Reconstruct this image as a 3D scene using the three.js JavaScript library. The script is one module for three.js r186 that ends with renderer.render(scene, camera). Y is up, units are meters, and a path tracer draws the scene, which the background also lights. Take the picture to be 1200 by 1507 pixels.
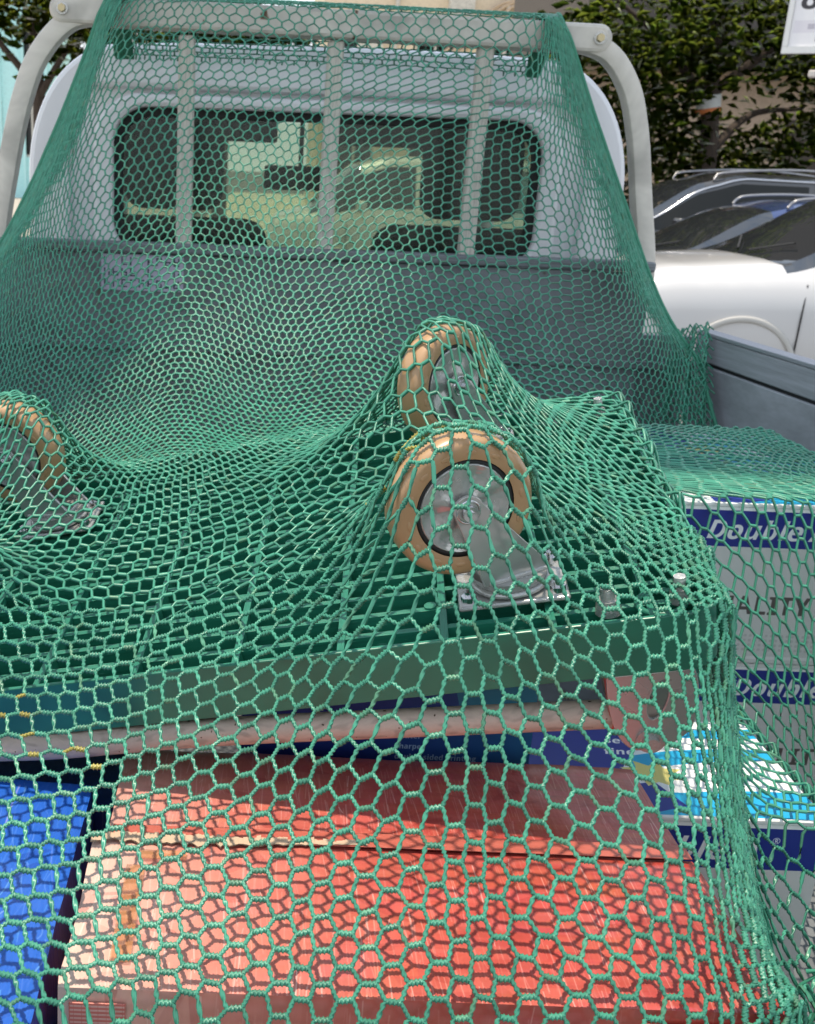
import * as THREE from 'three';
import { RoundedBoxGeometry } from 'three/addons/geometries/RoundedBoxGeometry.js';
import { mergeGeometries, toCreasedNormals } from 'three/addons/utils/BufferGeometryUtils.js';
import { ImprovedNoise } from 'three/addons/math/ImprovedNoise.js';

// ------------------------------------------------------------------ camera, sky, sun, exposure
const scene = new THREE.Scene();
const camera = new THREE.PerspectiveCamera(51.98, 1680 / 1560, 0.05, 400);
camera.setViewOffset(1680, 1560, 480, 0, 1200, 1507);
camera.position.set(0, 1.55, 0);
camera.focus = 1.0; camera.userData.fStop = 14;
camera.rotation.set(-18.6 * Math.PI / 180, 0, 2.2 * Math.PI / 180, 'XYZ');

const SKY_GAIN = 1.22;
const SUN = new THREE.Vector3(-0.16, 1, -0.05).normalize();
{
  // hazy bright summer sky: pale at the horizon, soft blue overhead, thin even cloud
  const w = 512, h = 256, d = new Float32Array(w * h * 4), nn = new ImprovedNoise();
  for (let j = 0; j < h; j++) for (let i = 0; i < w; i++) {
    const el = Math.max(0, (j + 0.5) / h * 2 - 1), az = i / w * Math.PI * 2, k = Math.pow(el, 0.45);
    const cl = Math.max(0, 0.5 + 0.9 * nn.noise(Math.cos(az) * 2.2 + 5, el * 6, Math.sin(az) * 2.2) + 0.45 * nn.noise(Math.cos(az) * 6, el * 14, Math.sin(az) * 6 + 3)) * 0.45;
    const c = [1.22 + (0.42 - 1.22) * k, 1.27 + (0.58 - 1.27) * k, 1.28 + (0.86 - 1.28) * k].map((v, q) => (v + cl * ([1.15, 1.16, 1.18][q] - v)) * SKY_GAIN);
    d.set([...c, 1], (j * w + i) * 4);
  }
  const t = new THREE.DataTexture(d, w, h, THREE.RGBAFormat, THREE.FloatType); t.mapping = THREE.EquirectangularReflectionMapping; t.magFilter = t.minFilter = THREE.LinearFilter; t.needsUpdate = true;
  scene.background = t; scene.environment = t;
}

const sun = new THREE.DirectionalLight(0xfff1dc, 4.8);
sun.name = 'sun';
sun.position.copy(SUN).multiplyScalar(30).add(new THREE.Vector3(2, 0, -6));
sun.target.position.set(2, 0, -6);
sun.castShadow = true; sun.shadow.radius = 2;
Object.assign(sun.shadow.camera, { left: -20, right: 20, top: 20, bottom: -20, near: 1, far: 80 });
sun.shadow.mapSize.set(4096, 4096);
scene.add(sun, sun.target);

const renderer = new THREE.WebGLRenderer({ antialias: true });
renderer.toneMapping = THREE.LinearToneMapping;
renderer.toneMappingExposure = 1.0;
renderer.shadowMap.enabled = true;

// ------------------------------------------------------------------ helpers
const V = (x, y, z) => new THREE.Vector3(x, y, z);
function rng(seed) { let a = seed >>> 0; return () => { a = (a + 0x6D2B79F5) | 0; let t = Math.imul(a ^ (a >>> 15), 1 | a); t = (t + Math.imul(t ^ (t >>> 7), 61 | t)) ^ t; return ((t ^ (t >>> 14)) >>> 0) / 4294967296; }; }
const noise3 = new ImprovedNoise();
const nz = (x, y, z = 0) => noise3.noise(x, y, z);
const clamp = (v, a, b) => Math.min(b, Math.max(a, v));
const lerp = (a, b, t) => a + (b - a) * t;
const sstep = (a, b, v) => { const t = clamp((v - a) / (b - a), 0, 1); return t * t * (3 - 2 * t); };
const lin = (r, g, b) => new THREE.Color().setRGB(r, g, b);

const taken = {};
function numbered(n) { taken[n] = (taken[n] ?? -1) + 1; return taken[n] ? `${n}_${String(taken[n]).padStart(3, '0')}` : n; }
function tag(o, label, category, group) { o.userData = { ...o.userData, label, category }; if (group) o.userData.group = group; return o; }
function thing(name, label, category, pos = [0, 0, 0], group) {
  const g = new THREE.Group(); g.name = numbered(name); g.position.set(...pos); tag(g, label, category, group); scene.add(g); return g;
}
function shade(m) { m.castShadow = true; m.receiveShadow = true; return m; }
function join(gs) {
  gs = (Array.isArray(gs) ? gs : [gs]).map((g) => { const q = g.index ? g.toNonIndexed() : g; for (const k of Object.keys(q.attributes)) if (!['position', 'normal', 'uv'].includes(k)) q.deleteAttribute(k); if (!q.attributes.uv) q.setAttribute('uv', new THREE.BufferAttribute(new Float32Array(q.attributes.position.count * 2), 2)); return q; });
  return gs.length > 1 ? mergeGeometries(gs) : gs[0];
}
function mesh(name, geos, material, parent) { const m = shade(new THREE.Mesh(Array.isArray(geos) ? join(geos) : geos, material)); m.name = numbered(name); (parent ?? scene).add(m); return m; }
// a part given in world coordinates under a group that is only translated
function wpart(name, geos, material, g) { const q = join(geos); let p = g; const o = V(0, 0, 0); while (p && p !== scene) { o.add(p.position); p = p.parent; } q.translate(-o.x, -o.y, -o.z); return mesh(name, q, material, g); }
function struct(name, geos, material) { const m = mesh(name, geos, material); m.userData.kind = 'structure'; return m; }
function box(x0, x1, y0, y1, z0, z1, r = 0) {
  const w = Math.abs(x1 - x0), h = Math.abs(y1 - y0), d = Math.abs(z1 - z0);
  const g = r ? new RoundedBoxGeometry(w, h, d, 2, r) : new THREE.BoxGeometry(w, h, d);
  return g.translate((x0 + x1) / 2, (y0 + y1) / 2, (z0 + z1) / 2);
}
function cylBetween(a, b, r, seg = 16, r2 = r) {
  const d = new THREE.Vector3().subVectors(b, a), g = new THREE.CylinderGeometry(r2, r, d.length(), seg, 1);
  g.applyQuaternion(new THREE.Quaternion().setFromUnitVectors(V(0, 1, 0), d.clone().normalize()));
  return g.translate((a.x + b.x) / 2, (a.y + b.y) / 2, (a.z + b.z) / 2);
}
function tube(points, r, seg = 40, rad = 12, tension = 0.5) { return new THREE.TubeGeometry(new THREE.CatmullRomCurve3(points, false, 'catmullrom', tension), seg, r, rad); }
function roundRect(x0, x1, y0, y1, r, P = THREE.Shape) {
  const s = new P(); s.moveTo(x0 + r, y0); s.lineTo(x1 - r, y0); s.absarc(x1 - r, y0 + r, r, -Math.PI / 2, 0); s.lineTo(x1, y1 - r); s.absarc(x1 - r, y1 - r, r, 0, Math.PI / 2);
  s.lineTo(x0 + r, y1); s.absarc(x0 + r, y1 - r, r, Math.PI / 2, Math.PI); s.lineTo(x0, y0 + r); s.absarc(x0 + r, y0 + r, r, Math.PI, Math.PI * 1.5); return s;
}
const ext = (s, depth, bevel = 0, seg = 10) => new THREE.ExtrudeGeometry(s, { depth: depth - 2 * bevel, bevelEnabled: bevel > 0, bevelSize: bevel, bevelThickness: bevel, bevelSegments: 2, curveSegments: seg, bevelOffset: -bevel }).translate(0, 0, bevel);
function canvasTex(w, h, draw, repeat) {
  const c = document.createElement('canvas'); c.width = w; c.height = h; draw(c.getContext('2d'), w, h);
  const t = new THREE.CanvasTexture(c); t.colorSpace = THREE.SRGBColorSpace; t.wrapS = t.wrapT = THREE.RepeatWrapping; t.anisotropy = 4; if (repeat) t.repeat.set(...repeat); return t;
}
function dataTex(w, h, f, srgb = false) {   // f(u, v) -> grey or [r, g, b], 0..1
  const d = new Uint8Array(w * h * 4);
  for (let j = 0; j < h; j++) for (let i = 0; i < w; i++) { const c = f(i / w, j / h), q = Array.isArray(c) ? c : [c, c, c]; for (let k = 0; k < 3; k++) d[(j * w + i) * 4 + k] = clamp(q[k], 0, 1) * 255; d[(j * w + i) * 4 + 3] = 255; }
  const t = new THREE.DataTexture(d, w, h); t.wrapS = t.wrapT = THREE.RepeatWrapping; t.magFilter = THREE.LinearFilter; t.minFilter = THREE.LinearMipmapLinearFilter; t.generateMipmaps = true; if (srgb) t.colorSpace = THREE.SRGBColorSpace; t.needsUpdate = true; return t;
}
const wrapN = (u, v, f, o = 0) => { const a = u * Math.PI * 2, b = v * Math.PI * 2, s = f / (Math.PI * 2); return nz(Math.cos(a) * s + o, Math.sin(a) * s + Math.cos(b) * s, Math.sin(b) * s + o * 1.7); };
const std = (o) => new THREE.MeshStandardMaterial(o), phy = (o) => new THREE.MeshPhysicalMaterial(o);
const withMap = (m, map, x, y) => { const t = map.clone(); t.repeat.set(x, y); t.needsUpdate = true; return t; };

// shared relief
const grime = dataTex(256, 256, (u, v) => 0.5 + 0.35 * wrapN(u, v, 9) + 0.25 * wrapN(u, v, 31, 3) + 0.12 * wrapN(u, v, 90, 7));
const streak = dataTex(512, 256, (u, v) => 0.5 + 0.5 * wrapN(u, v * 0.06, 90, 1) + 0.35 * wrapN(u, v * 0.1, 240, 5));
const blotch = (r, g, b, amp, f = 9) => dataTex(256, 256, (u, v) => { const n = 1 + amp * (wrapN(u, v, f, 2) + 0.6 * wrapN(u, v, f * 4, 5) + 0.4 * wrapN(u, v, f * 13, 9)); return [r * n, g * n, b * n]; }, true);

// worn paint: an even coat with sparse chips down to rust or primer
const chipped = (r, g, b, amp, cr, cg, cb, o) => { const R = rng(o * 91 + 5), C = []; for (let i = 0; i < 46; i++) C.push([R(), R(), 0.0015 + 0.007 * R() * R(), 0.4 + R()]); return dataTex(512, 256, (u, v) => { let k = 0; for (const c of C) { const dx = Math.abs(u - c[0]), dy = Math.abs(v - c[1]); if (dx < 0.03 && dy < 0.05) { const e = Math.hypot(dx, dy * 0.5 * c[3]) / c[2] + 0.8 * nz(u * 120, v * 60, o); k = Math.max(k, 1 - sstep(0.7, 1.1, e)); } } const n = 1 + amp * (wrapN(u, v, 7, o) + 0.6 * wrapN(u, v, 30, o + 3) + 0.5 * wrapN(u, v, 90, o + 1)), d = 1 - 0.12 * sstep(0.1, 0.5, wrapN(u, v, 14, o + 8)); return [lerp(r * n * d, cr, k), lerp(g * n * d, cg, k), lerp(b * n * d, cb, k)]; }, true); };
const M = {
  frame: std({ map: chipped(0.80, 0.78, 0.74, 0.07, 0.36, 0.25, 0.17, 1), roughness: 0.55, bumpMap: grime, bumpScale: 0.0005 }),
  cab: phy({ color: lin(0.80, 0.805, 0.83), roughness: 0.42, clearcoat: 0.6, clearcoatRoughness: 0.2 }),
  panel: std({ map: withMap(0, chipped(0.47, 0.49, 0.505, 0.12, 0.36, 0.33, 0.31, 5), 1, 1), roughness: 0.6, metalness: 0.1 }),
  gate: std({ map: withMap(0, blotch(0.64, 0.655, 0.68, 0.12, 6), 2, 1), roughness: 0.5, metalness: 0.15 }),
  gateCap: std({ color: lin(0.42, 0.43, 0.47), roughness: 0.4, metalness: 0.4 }),
  dark: std({ color: lin(0.015, 0.016, 0.018), roughness: 0.8 }),
  rubber: std({ color: lin(0.02, 0.02, 0.02), roughness: 0.7 }),
  glass: phy({ color: lin(0.8, 0.88, 0.86), roughness: 0.03, transmission: 1, thickness: 0, ior: 1.45 }),
  tint: phy({ color: lin(0.012, 0.013, 0.012), roughness: 0.06, ior: 1.36 }),
  shield: phy({ color: lin(0.02, 0.022, 0.024), roughness: 0.03, ior: 2.2 }),
  railing: std({ color: lin(0.35, 0.35, 0.36), roughness: 0.35, metalness: 0.8 }),
  chrome: std({ color: lin(0.7, 0.7, 0.72), roughness: 0.18, metalness: 1 }),
  zinc: std({ color: lin(0.50, 0.50, 0.48), roughness: 0.36, metalness: 0.55, bumpMap: grime, bumpScale: 0.0004, roughnessMap: grime }),
  seat: std({ color: lin(0.03, 0.032, 0.035), roughness: 0.9 }),
  green: phy({ map: chipped(0.15, 0.475, 0.385, 0.07, 0.34, 0.6, 0.52, 9), roughness: 0.36, clearcoat: 0.25, clearcoatRoughness: 0.4, bumpMap: grime, bumpScale: 0.0003 }),
  tan: phy({ color: lin(0.45, 0.27, 0.135), roughness: 0.42, clearcoat: 0.4, clearcoatRoughness: 0.25 }),
  film: null,
};

// ------------------------------------------------------------------ ground, street
{
  const asphalt = std({ map: withMap(0, blotch(0.42, 0.42, 0.415, 0.16, 20), 60, 60), roughness: 0.92, bumpMap: withMap(0, grime, 160, 160), bumpScale: 0.006 });
  struct('ground', new THREE.PlaneGeometry(500, 500).rotateX(-Math.PI / 2), std({ color: lin(0.16, 0.155, 0.14), roughness: 1 }));
  struct('road', new THREE.PlaneGeometry(40, 70).rotateX(-Math.PI / 2).translate(4, 0.004, -14), asphalt);
  struct('pavement', box(-40, -1.9, 0.006, 0.13, -60, 12), std({ map: withMap(0, blotch(0.66, 0.63, 0.58, 0.1, 14), 20, 40), roughness: 0.9 }));
  struct('plaza', box(-1.4, 12, 0.008, 0.12, -60, -17.5), std({ map: withMap(0, blotch(0.80, 0.78, 0.68, 0.08, 14), 8, 30), roughness: 0.9 }));
}

// ------------------------------------------------------------------ buildings
function facade(name, label, [x0, x1], h, z, depth, wallMat, o = {}) {
  const b = thing(name, label, 'building', [(x0 + x1) / 2, 0, z]);
  const s = new THREE.Shape(); s.moveTo(x0, 0); s.lineTo(x1, 0); s.lineTo(x1, h); s.lineTo(x0, h); s.closePath();
  const nx = o.nx ?? 4, ny = o.ny ?? 3, ww = o.ww ?? 1.5, wh = o.wh ?? 1.5, fl = o.floor ?? 3, y0 = o.y0 ?? 1;
  const px = (x1 - x0) / nx, wins = [];
  for (let i = 0; i < nx; i++) for (let j = 0; j < ny; j++) { const cx = x0 + px * (i + 0.5), cy = y0 + fl * j + wh / 2; if (cy + wh / 2 > h - 0.3) continue; wins.push([cx, cy]); const q = new THREE.Path(); q.moveTo(cx - ww / 2, cy - wh / 2); q.lineTo(cx - ww / 2, cy + wh / 2); q.lineTo(cx + ww / 2, cy + wh / 2); q.lineTo(cx + ww / 2, cy - wh / 2); q.closePath(); s.holes.push(q); }
  wpart('wall', [ext(s, 0.3).translate(0, 0, z - 0.3), box(x0, x1, 0, h, z - depth, z - 0.34)], wallMat, b);
  wpart('cornice', box(x0 - 0.2, x1 + 0.2, h + 0.003, h + 0.35, z - depth, z + 0.25), o.trim ?? wallMat, b);
  for (const [cx, cy] of wins) {
    const f = wpart('window', [box(cx - ww / 2, cx + ww / 2, cy - wh / 2, cy - wh / 2 + 0.08, z - 0.16, z - 0.08), box(cx - ww / 2, cx + ww / 2, cy + wh / 2 - 0.08, cy + wh / 2, z - 0.16, z - 0.08), box(cx - ww / 2, cx - ww / 2 + 0.08, cy - wh / 2 + 0.08, cy + wh / 2 - 0.08, z - 0.16, z - 0.08), box(cx + ww / 2 - 0.08, cx + ww / 2, cy - wh / 2 + 0.08, cy + wh / 2 - 0.08, z - 0.16, z - 0.08), box(cx - 0.04, cx + 0.04, cy - wh / 2 + 0.08, cy + wh / 2 - 0.08, z - 0.15, z - 0.09)], o.frame ?? M.frame, b);
    const p = join(box(cx - ww / 2 + 0.08, cx + ww / 2 - 0.08, cy - wh / 2 + 0.08, cy + wh / 2 - 0.08, z - 0.132, z - 0.122)).translate(-b.position.x, 0, -z); mesh('pane', p, M.tint, f);
  }
  return b;
}
const cream = std({ map: withMap(0, blotch(0.86, 0.79, 0.69, 0.06, 6), 3, 3), roughness: 0.9 });
const aqua = std({ map: withMap(0, blotch(0.72, 0.90, 0.90, 0.05, 6), 3, 3), roughness: 0.8 });
const beige = std({ map: withMap(0, blotch(0.64, 0.57, 0.51, 0.08, 6), 3, 3), roughness: 0.9 });
const bCream = facade('apartment_building', 'cream rendered apartment block beyond the cab roof with drain pipes on its face', [1.9, 14], 14, -38, 8, cream, { nx: 5, ny: 4, ww: 1.3, wh: 1.7, y0: 1.2, floor: 3.1 });
{
  for (const x of [4.2, 7.7, 8.0]) wpart('drain_pipe', cylBetween(V(x, 0, -37.9), V(x, 14, -37.9), 0.07), M.frame, bCream);
  wpart('conduit', [0, 0.25, 0.5].map((k) => tube([V(5.4 + k, 4.9, -37.85), V(6.6 + k, 5.8, -37.85), V(7.4 + k, 6.6, -37.85), V(8.9 + k, 6.9, -37.85)], 0.05, 20, 6)), std({ color: lin(0.55, 0.42, 0.3), roughness: 0.7 }), bCream);
  for (const [x, y] of [[3.4, 5.1], [6.2, 6.5]]) { wpart('air_conditioner', box(x - 0.4, x + 0.4, y - 0.3, y + 0.3, -37.997, -37.6, 0.03), M.frame, bCream); }
}
const bAqua = facade('office_building', 'pale aqua panelled building far off at the left edge', [-14, -7.2], 12, -40, 6, aqua, { nx: 5, ny: 3, ww: 0.7, wh: 1.8, y0: 1.5 });
for (let i = 0; i < 9; i++) wpart('panel_rib', box(-13.8 + i * 0.8, -13.7 + i * 0.8, 0.2, 11.9, -39.997, -39.9), aqua, bAqua);
{
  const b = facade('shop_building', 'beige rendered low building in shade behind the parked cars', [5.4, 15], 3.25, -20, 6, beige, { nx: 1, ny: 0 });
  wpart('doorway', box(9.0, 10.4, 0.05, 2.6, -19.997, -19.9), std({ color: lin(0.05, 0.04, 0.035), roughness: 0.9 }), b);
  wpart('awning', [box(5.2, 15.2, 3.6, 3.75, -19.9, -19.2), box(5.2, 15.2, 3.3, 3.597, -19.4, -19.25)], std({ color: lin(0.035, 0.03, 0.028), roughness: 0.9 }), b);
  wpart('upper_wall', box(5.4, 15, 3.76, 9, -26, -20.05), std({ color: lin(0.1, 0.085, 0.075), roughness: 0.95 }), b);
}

// ------------------------------------------------------------------ trees
const leafMat = (r, g, b, t = 0.35) => phy({ color: lin(r, g, b), roughness: 0.95, transmission: t, thickness: 0, side: THREE.DoubleSide, vertexColors: true });
const bark = std({ map: withMap(0, blotch(0.26, 0.22, 0.19, 0.3, 12), 2, 6), roughness: 0.95 });
function crownGeo(blobs, count, size, seed, spread = 3.2) {
  const R = rng(seed), pos = new Float32Array(count * 12), nor = new Float32Array(count * 12), col = new Float32Array(count * 12), idx = new Uint32Array(count * 6);
  const tot = blobs.reduce((s, b) => s + b[3] * b[4] * b[5], 0), q = new THREE.Quaternion(), e = new THREE.Euler(), P = V(0, 0, 0), N = V(0, 0, 0);
  let n = 0;
  for (const b of blobs) {
    const m = Math.round(count * b[3] * b[4] * b[5] / tot), tw = [];
    for (let k = 0; k < Math.max(6, m / 24); k++) { const u = R() * 2 - 1, a = R() * 6.283, rr = Math.cbrt(0.25 + 0.75 * R()), s = Math.sqrt(1 - u * u); tw.push([b[0] + b[3] * rr * s * Math.cos(a), b[1] + b[4] * rr * u, b[2] + b[5] * rr * s * Math.sin(a), 0.7 + 0.6 * R()]); }
    for (let k = 0; k < m && n < count; k++, n++) {
      const t = tw[(R() * tw.length) | 0], sp = size * spread, g = () => (R() + R() + R() - 1.5) * sp;
      const cx = t[0] + g(), cy = t[1] + g() * 0.7, cz = t[2] + g(), L = size * (0.7 + 0.6 * R()), W = L * 0.5;
      e.set((R() - 0.5) * 2.4, R() * 6.283, (R() - 0.5) * 2.4); q.setFromEuler(e);
      const tone = t[3] * (0.75 + 0.5 * R()), ye = 0.85 + 0.4 * R();
      N.set(0, 1, 0).applyQuaternion(q);
      [[0, 0, -L / 2], [W / 2, 0.1 * L, 0], [0, 0, L / 2], [-W / 2, 0.1 * L, 0]].forEach((v, i) => { P.set(...v).applyQuaternion(q); pos.set([cx + P.x, cy + P.y, cz + P.z], n * 12 + i * 3); nor.set([N.x, N.y, N.z], n * 12 + i * 3); col.set([tone * ye, tone, tone * 0.9], n * 12 + i * 3); });
      idx.set([0, 1, 2, 0, 2, 3].map((i) => i + n * 4), n * 6);
    }
  }
  const geo = new THREE.BufferGeometry();
  geo.setAttribute('position', new THREE.BufferAttribute(pos.slice(0, n * 12), 3)); geo.setAttribute('normal', new THREE.BufferAttribute(nor.slice(0, n * 12), 3)); geo.setAttribute('color', new THREE.BufferAttribute(col.slice(0, n * 12), 3)); geo.setIndex(new THREE.BufferAttribute(idx.slice(0, n * 6), 1));
  return geo;
}
function tree(label, [x, z], trunkPts, r, limbs, blobs, count, size, seed, mat, group, spread) {
  const t = thing('street_tree', label, 'tree', [x, 0, z], group);
  const seg = (pts, r0, r1) => { const c = new THREE.CatmullRomCurve3(pts.map((p) => V(...p))), g = new THREE.TubeGeometry(c, 24, 1, 9), a = g.attributes.position, n = 10; for (let i = 0; i < a.count; i++) { const ring = Math.floor(i / n), f = ring / 24, cp = c.getPointAt(f), rr = lerp(r0, r1, f) * (1 + 0.12 * nz(i * 0.37, f * 6, seed)); a.setXYZ(i, cp.x + (a.getX(i) - cp.x) * rr, cp.y + (a.getY(i) - cp.y) * rr, cp.z + (a.getZ(i) - cp.z) * rr); } g.computeVertexNormals(); return g; };
  mesh('trunk', [seg(trunkPts, r, r * 0.55), ...limbs.map((l) => seg(l, r * 0.45, r * 0.12))], bark, t);
  mesh('crown', crownGeo(blobs, count, size, seed, spread), mat, t);
  return t;
}
{
  const dk = leafMat(0.36, 0.54, 0.085), yl = leafMat(0.44, 0.60, 0.08, 0.5), md = leafMat(0.22, 0.34, 0.08);
  // right, behind the parked cars
  const t1 = tree('dark leafy street tree with a slanting trunk behind the parked cars', [5.82, -15], [[-0.15, 0, 0], [-0.02, 1.4, 0], [0, 1.9, 0], [-0.12, 2.7, 0.05], [-0.2, 3.5, 0.1]], 0.16,
    [[[-0.1, 2.6, 0], [0.7, 3.3, 0.4], [1.6, 3.5, 0.8]], [[-0.1, 2.4, 0], [-0.8, 3.1, 0.3], [-1.6, 3.6, 0.5]], [[0, 1.9, 0], [0.6, 2.4, -0.3], [1.3, 2.5, -0.4]]],
    [[-1.2, 3.2, 0.2, 0.9, 0.45, 0.8], [0.0, 3.45, 0.2, 0.8, 0.35, 0.8], [1.0, 3.25, 0.3, 0.8, 0.4, 0.8], [-0.7, 2.7, 0.2, 0.75, 0.5, 0.7], [1.4, 2.9, 0, 0.6, 0.35, 0.6], [-1.0, 1.95, -0.2, 0.9, 0.6, 0.6], [0.2, 1.85, -0.5, 1.0, 0.5, 0.6], [1.35, 2.1, -0.4, 0.5, 0.4, 0.5]], 6200, 0.15, 11, dk);
  mesh('trunk_tag', cylBetween(V(-0.1, 2.44, 0.02), V(-0.12, 2.6, 0.03), 0.15), std({ color: lin(0.6, 0.62, 0.6), roughness: 0.7 }), t1);
  mesh('trunk_tag', cylBetween(V(-0.09, 2.38, 0.02), V(-0.1, 2.437, 0.02), 0.151), std({ color: lin(0.6, 0.18, 0.05), roughness: 0.7 }), t1);
  // left, far
  tree('sunlit yellow green tree at the upper left behind the cab', [-2.9, -15], [[0, 0, 0], [0.05, 2, 0], [0, 3.2, 0]], 0.12, [[[0, 2.2, 0], [0.6, 3.0, 0.2], [1.2, 3.4, 0.2]], [[0, 2.4, 0], [-0.6, 3.1, 0.2], [-1.0, 3.5, 0.2]]],
    [[-0.1, 3.45, 0, 1.0, 0.42, 0.9], [0.75, 3.15, 0, 0.65, 0.35, 0.7], [0.9, 2.8, 0.4, 0.5, 0.28, 0.5], [-1.2, 3.4, 0, 0.6, 0.4, 0.6]], 3400, 0.15, 21, yl);
  tree('mid green round tree above the cab roof left of its middle', [-0.6, -17], [[0, 0, 0], [0.05, 2, 0], [0, 3.2, 0]], 0.13, [[[0, 2.2, 0], [0.7, 3.0, 0.2], [1.2, 3.4, 0.2]]],
    [[0.1, 3.1, 0, 1.1, 0.55, 0.9], [-0.9, 3.05, 0, 0.6, 0.4, 0.6]], 3600, 0.15, 22, md);
  // shade tree whose crown hangs over the cab, outside the frame
  tree('tall shade tree on the left pavement whose branches hang over the cab', [-2.6, -3.6], [[0, 0, 0], [0.05, 1.6, 0], [0.2, 3.2, 0.1], [0.5, 5.2, 0.1]], 0.17, [[[0.2, 3.2, 0.1], [1.4, 4.4, 0.3], [3.4, 4.9, 0.7]], [[0.2, 3.0, 0.1], [1.2, 4.2, -0.6], [2.6, 4.8, -1.0]]],
    [[2.75, 5.0, 1.41, 0.38, 0.25, 0.38], [2.0, 5.1, 0.86, 1.05, 0.25, 0.2], [1.45, 5.0, 1.16, 0.26, 0.25, 0.3], [3.0, 5.1, 0.8, 0.4, 0.3, 0.25]], 13000, 0.09, 31, md, undefined, 1.3);
}

// ------------------------------------------------------------------ street sign
{
  const s = thing('street_sign', 'white framed notice sign on two short brackets at the upper right corner', 'sign', [4.42, 2.94, -9]);
  const g = new THREE.Group(); g.name = 'sign_board'; g.rotation.set(0, -0.5, -0.0); s.add(g);
  const tex = canvasTex(512, 512, (c, w, h) => {
    c.fillStyle = '#e9e7e8'; c.fillRect(0, 0, w, h); c.fillStyle = '#3c3a3e'; c.font = 'bold 150px sans-serif'; c.fillText('8LN', 20, 345);
    c.fillStyle = '#8a8588'; c.fillRect(120, 356, 392, 30); c.fillStyle = '#ddd9de'; c.fillRect(10, 396, w, 56); c.fillStyle = '#b9b4bd'; for (let i = 0; i < 9; i++) c.fillRect(70 + i * 48, 412, 30, 24); c.fillStyle = '#8a8588'; c.fillRect(110, 464, 402, 28);
  });
  const face = (x0, x1, y0, y1, z0, z1) => box(x0, x1, y0, y1, z0, z1);
  const brd = new THREE.Mesh(face(-0.42, 0.42, -0.38, 0.42, -0.02, 0.02), std({ map: tex, roughness: 0.5 })); brd.name = 'sign_face'; shade(brd); g.add(brd);
  const fr = new THREE.Mesh(join([box(-0.46, 0.46, -0.43, -0.382, -0.03, 0.035), box(-0.46, 0.46, 0.422, 0.47, -0.03, 0.035), box(-0.46, -0.422, -0.38, 0.42, -0.03, 0.035), box(0.422, 0.46, -0.38, 0.42, -0.03, 0.035)]), std({ color: lin(0.72, 0.72, 0.7), roughness: 0.5 })); fr.name = 'sign_frame'; shade(fr); g.add(fr);
  const br = new THREE.Mesh(join([box(-0.1, -0.04, -0.55, -0.433, -0.02, 0.02), box(-0.24, 0.04, -0.6, -0.552, -0.06, 0.06, 0.01), box(0.2, 0.26, -3.0, -0.433, -0.02, 0.02)]), std({ color: lin(0.6, 0.55, 0.5), roughness: 0.6 })); br.name = 'bracket'; shade(br); g.add(br);
}

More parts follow.
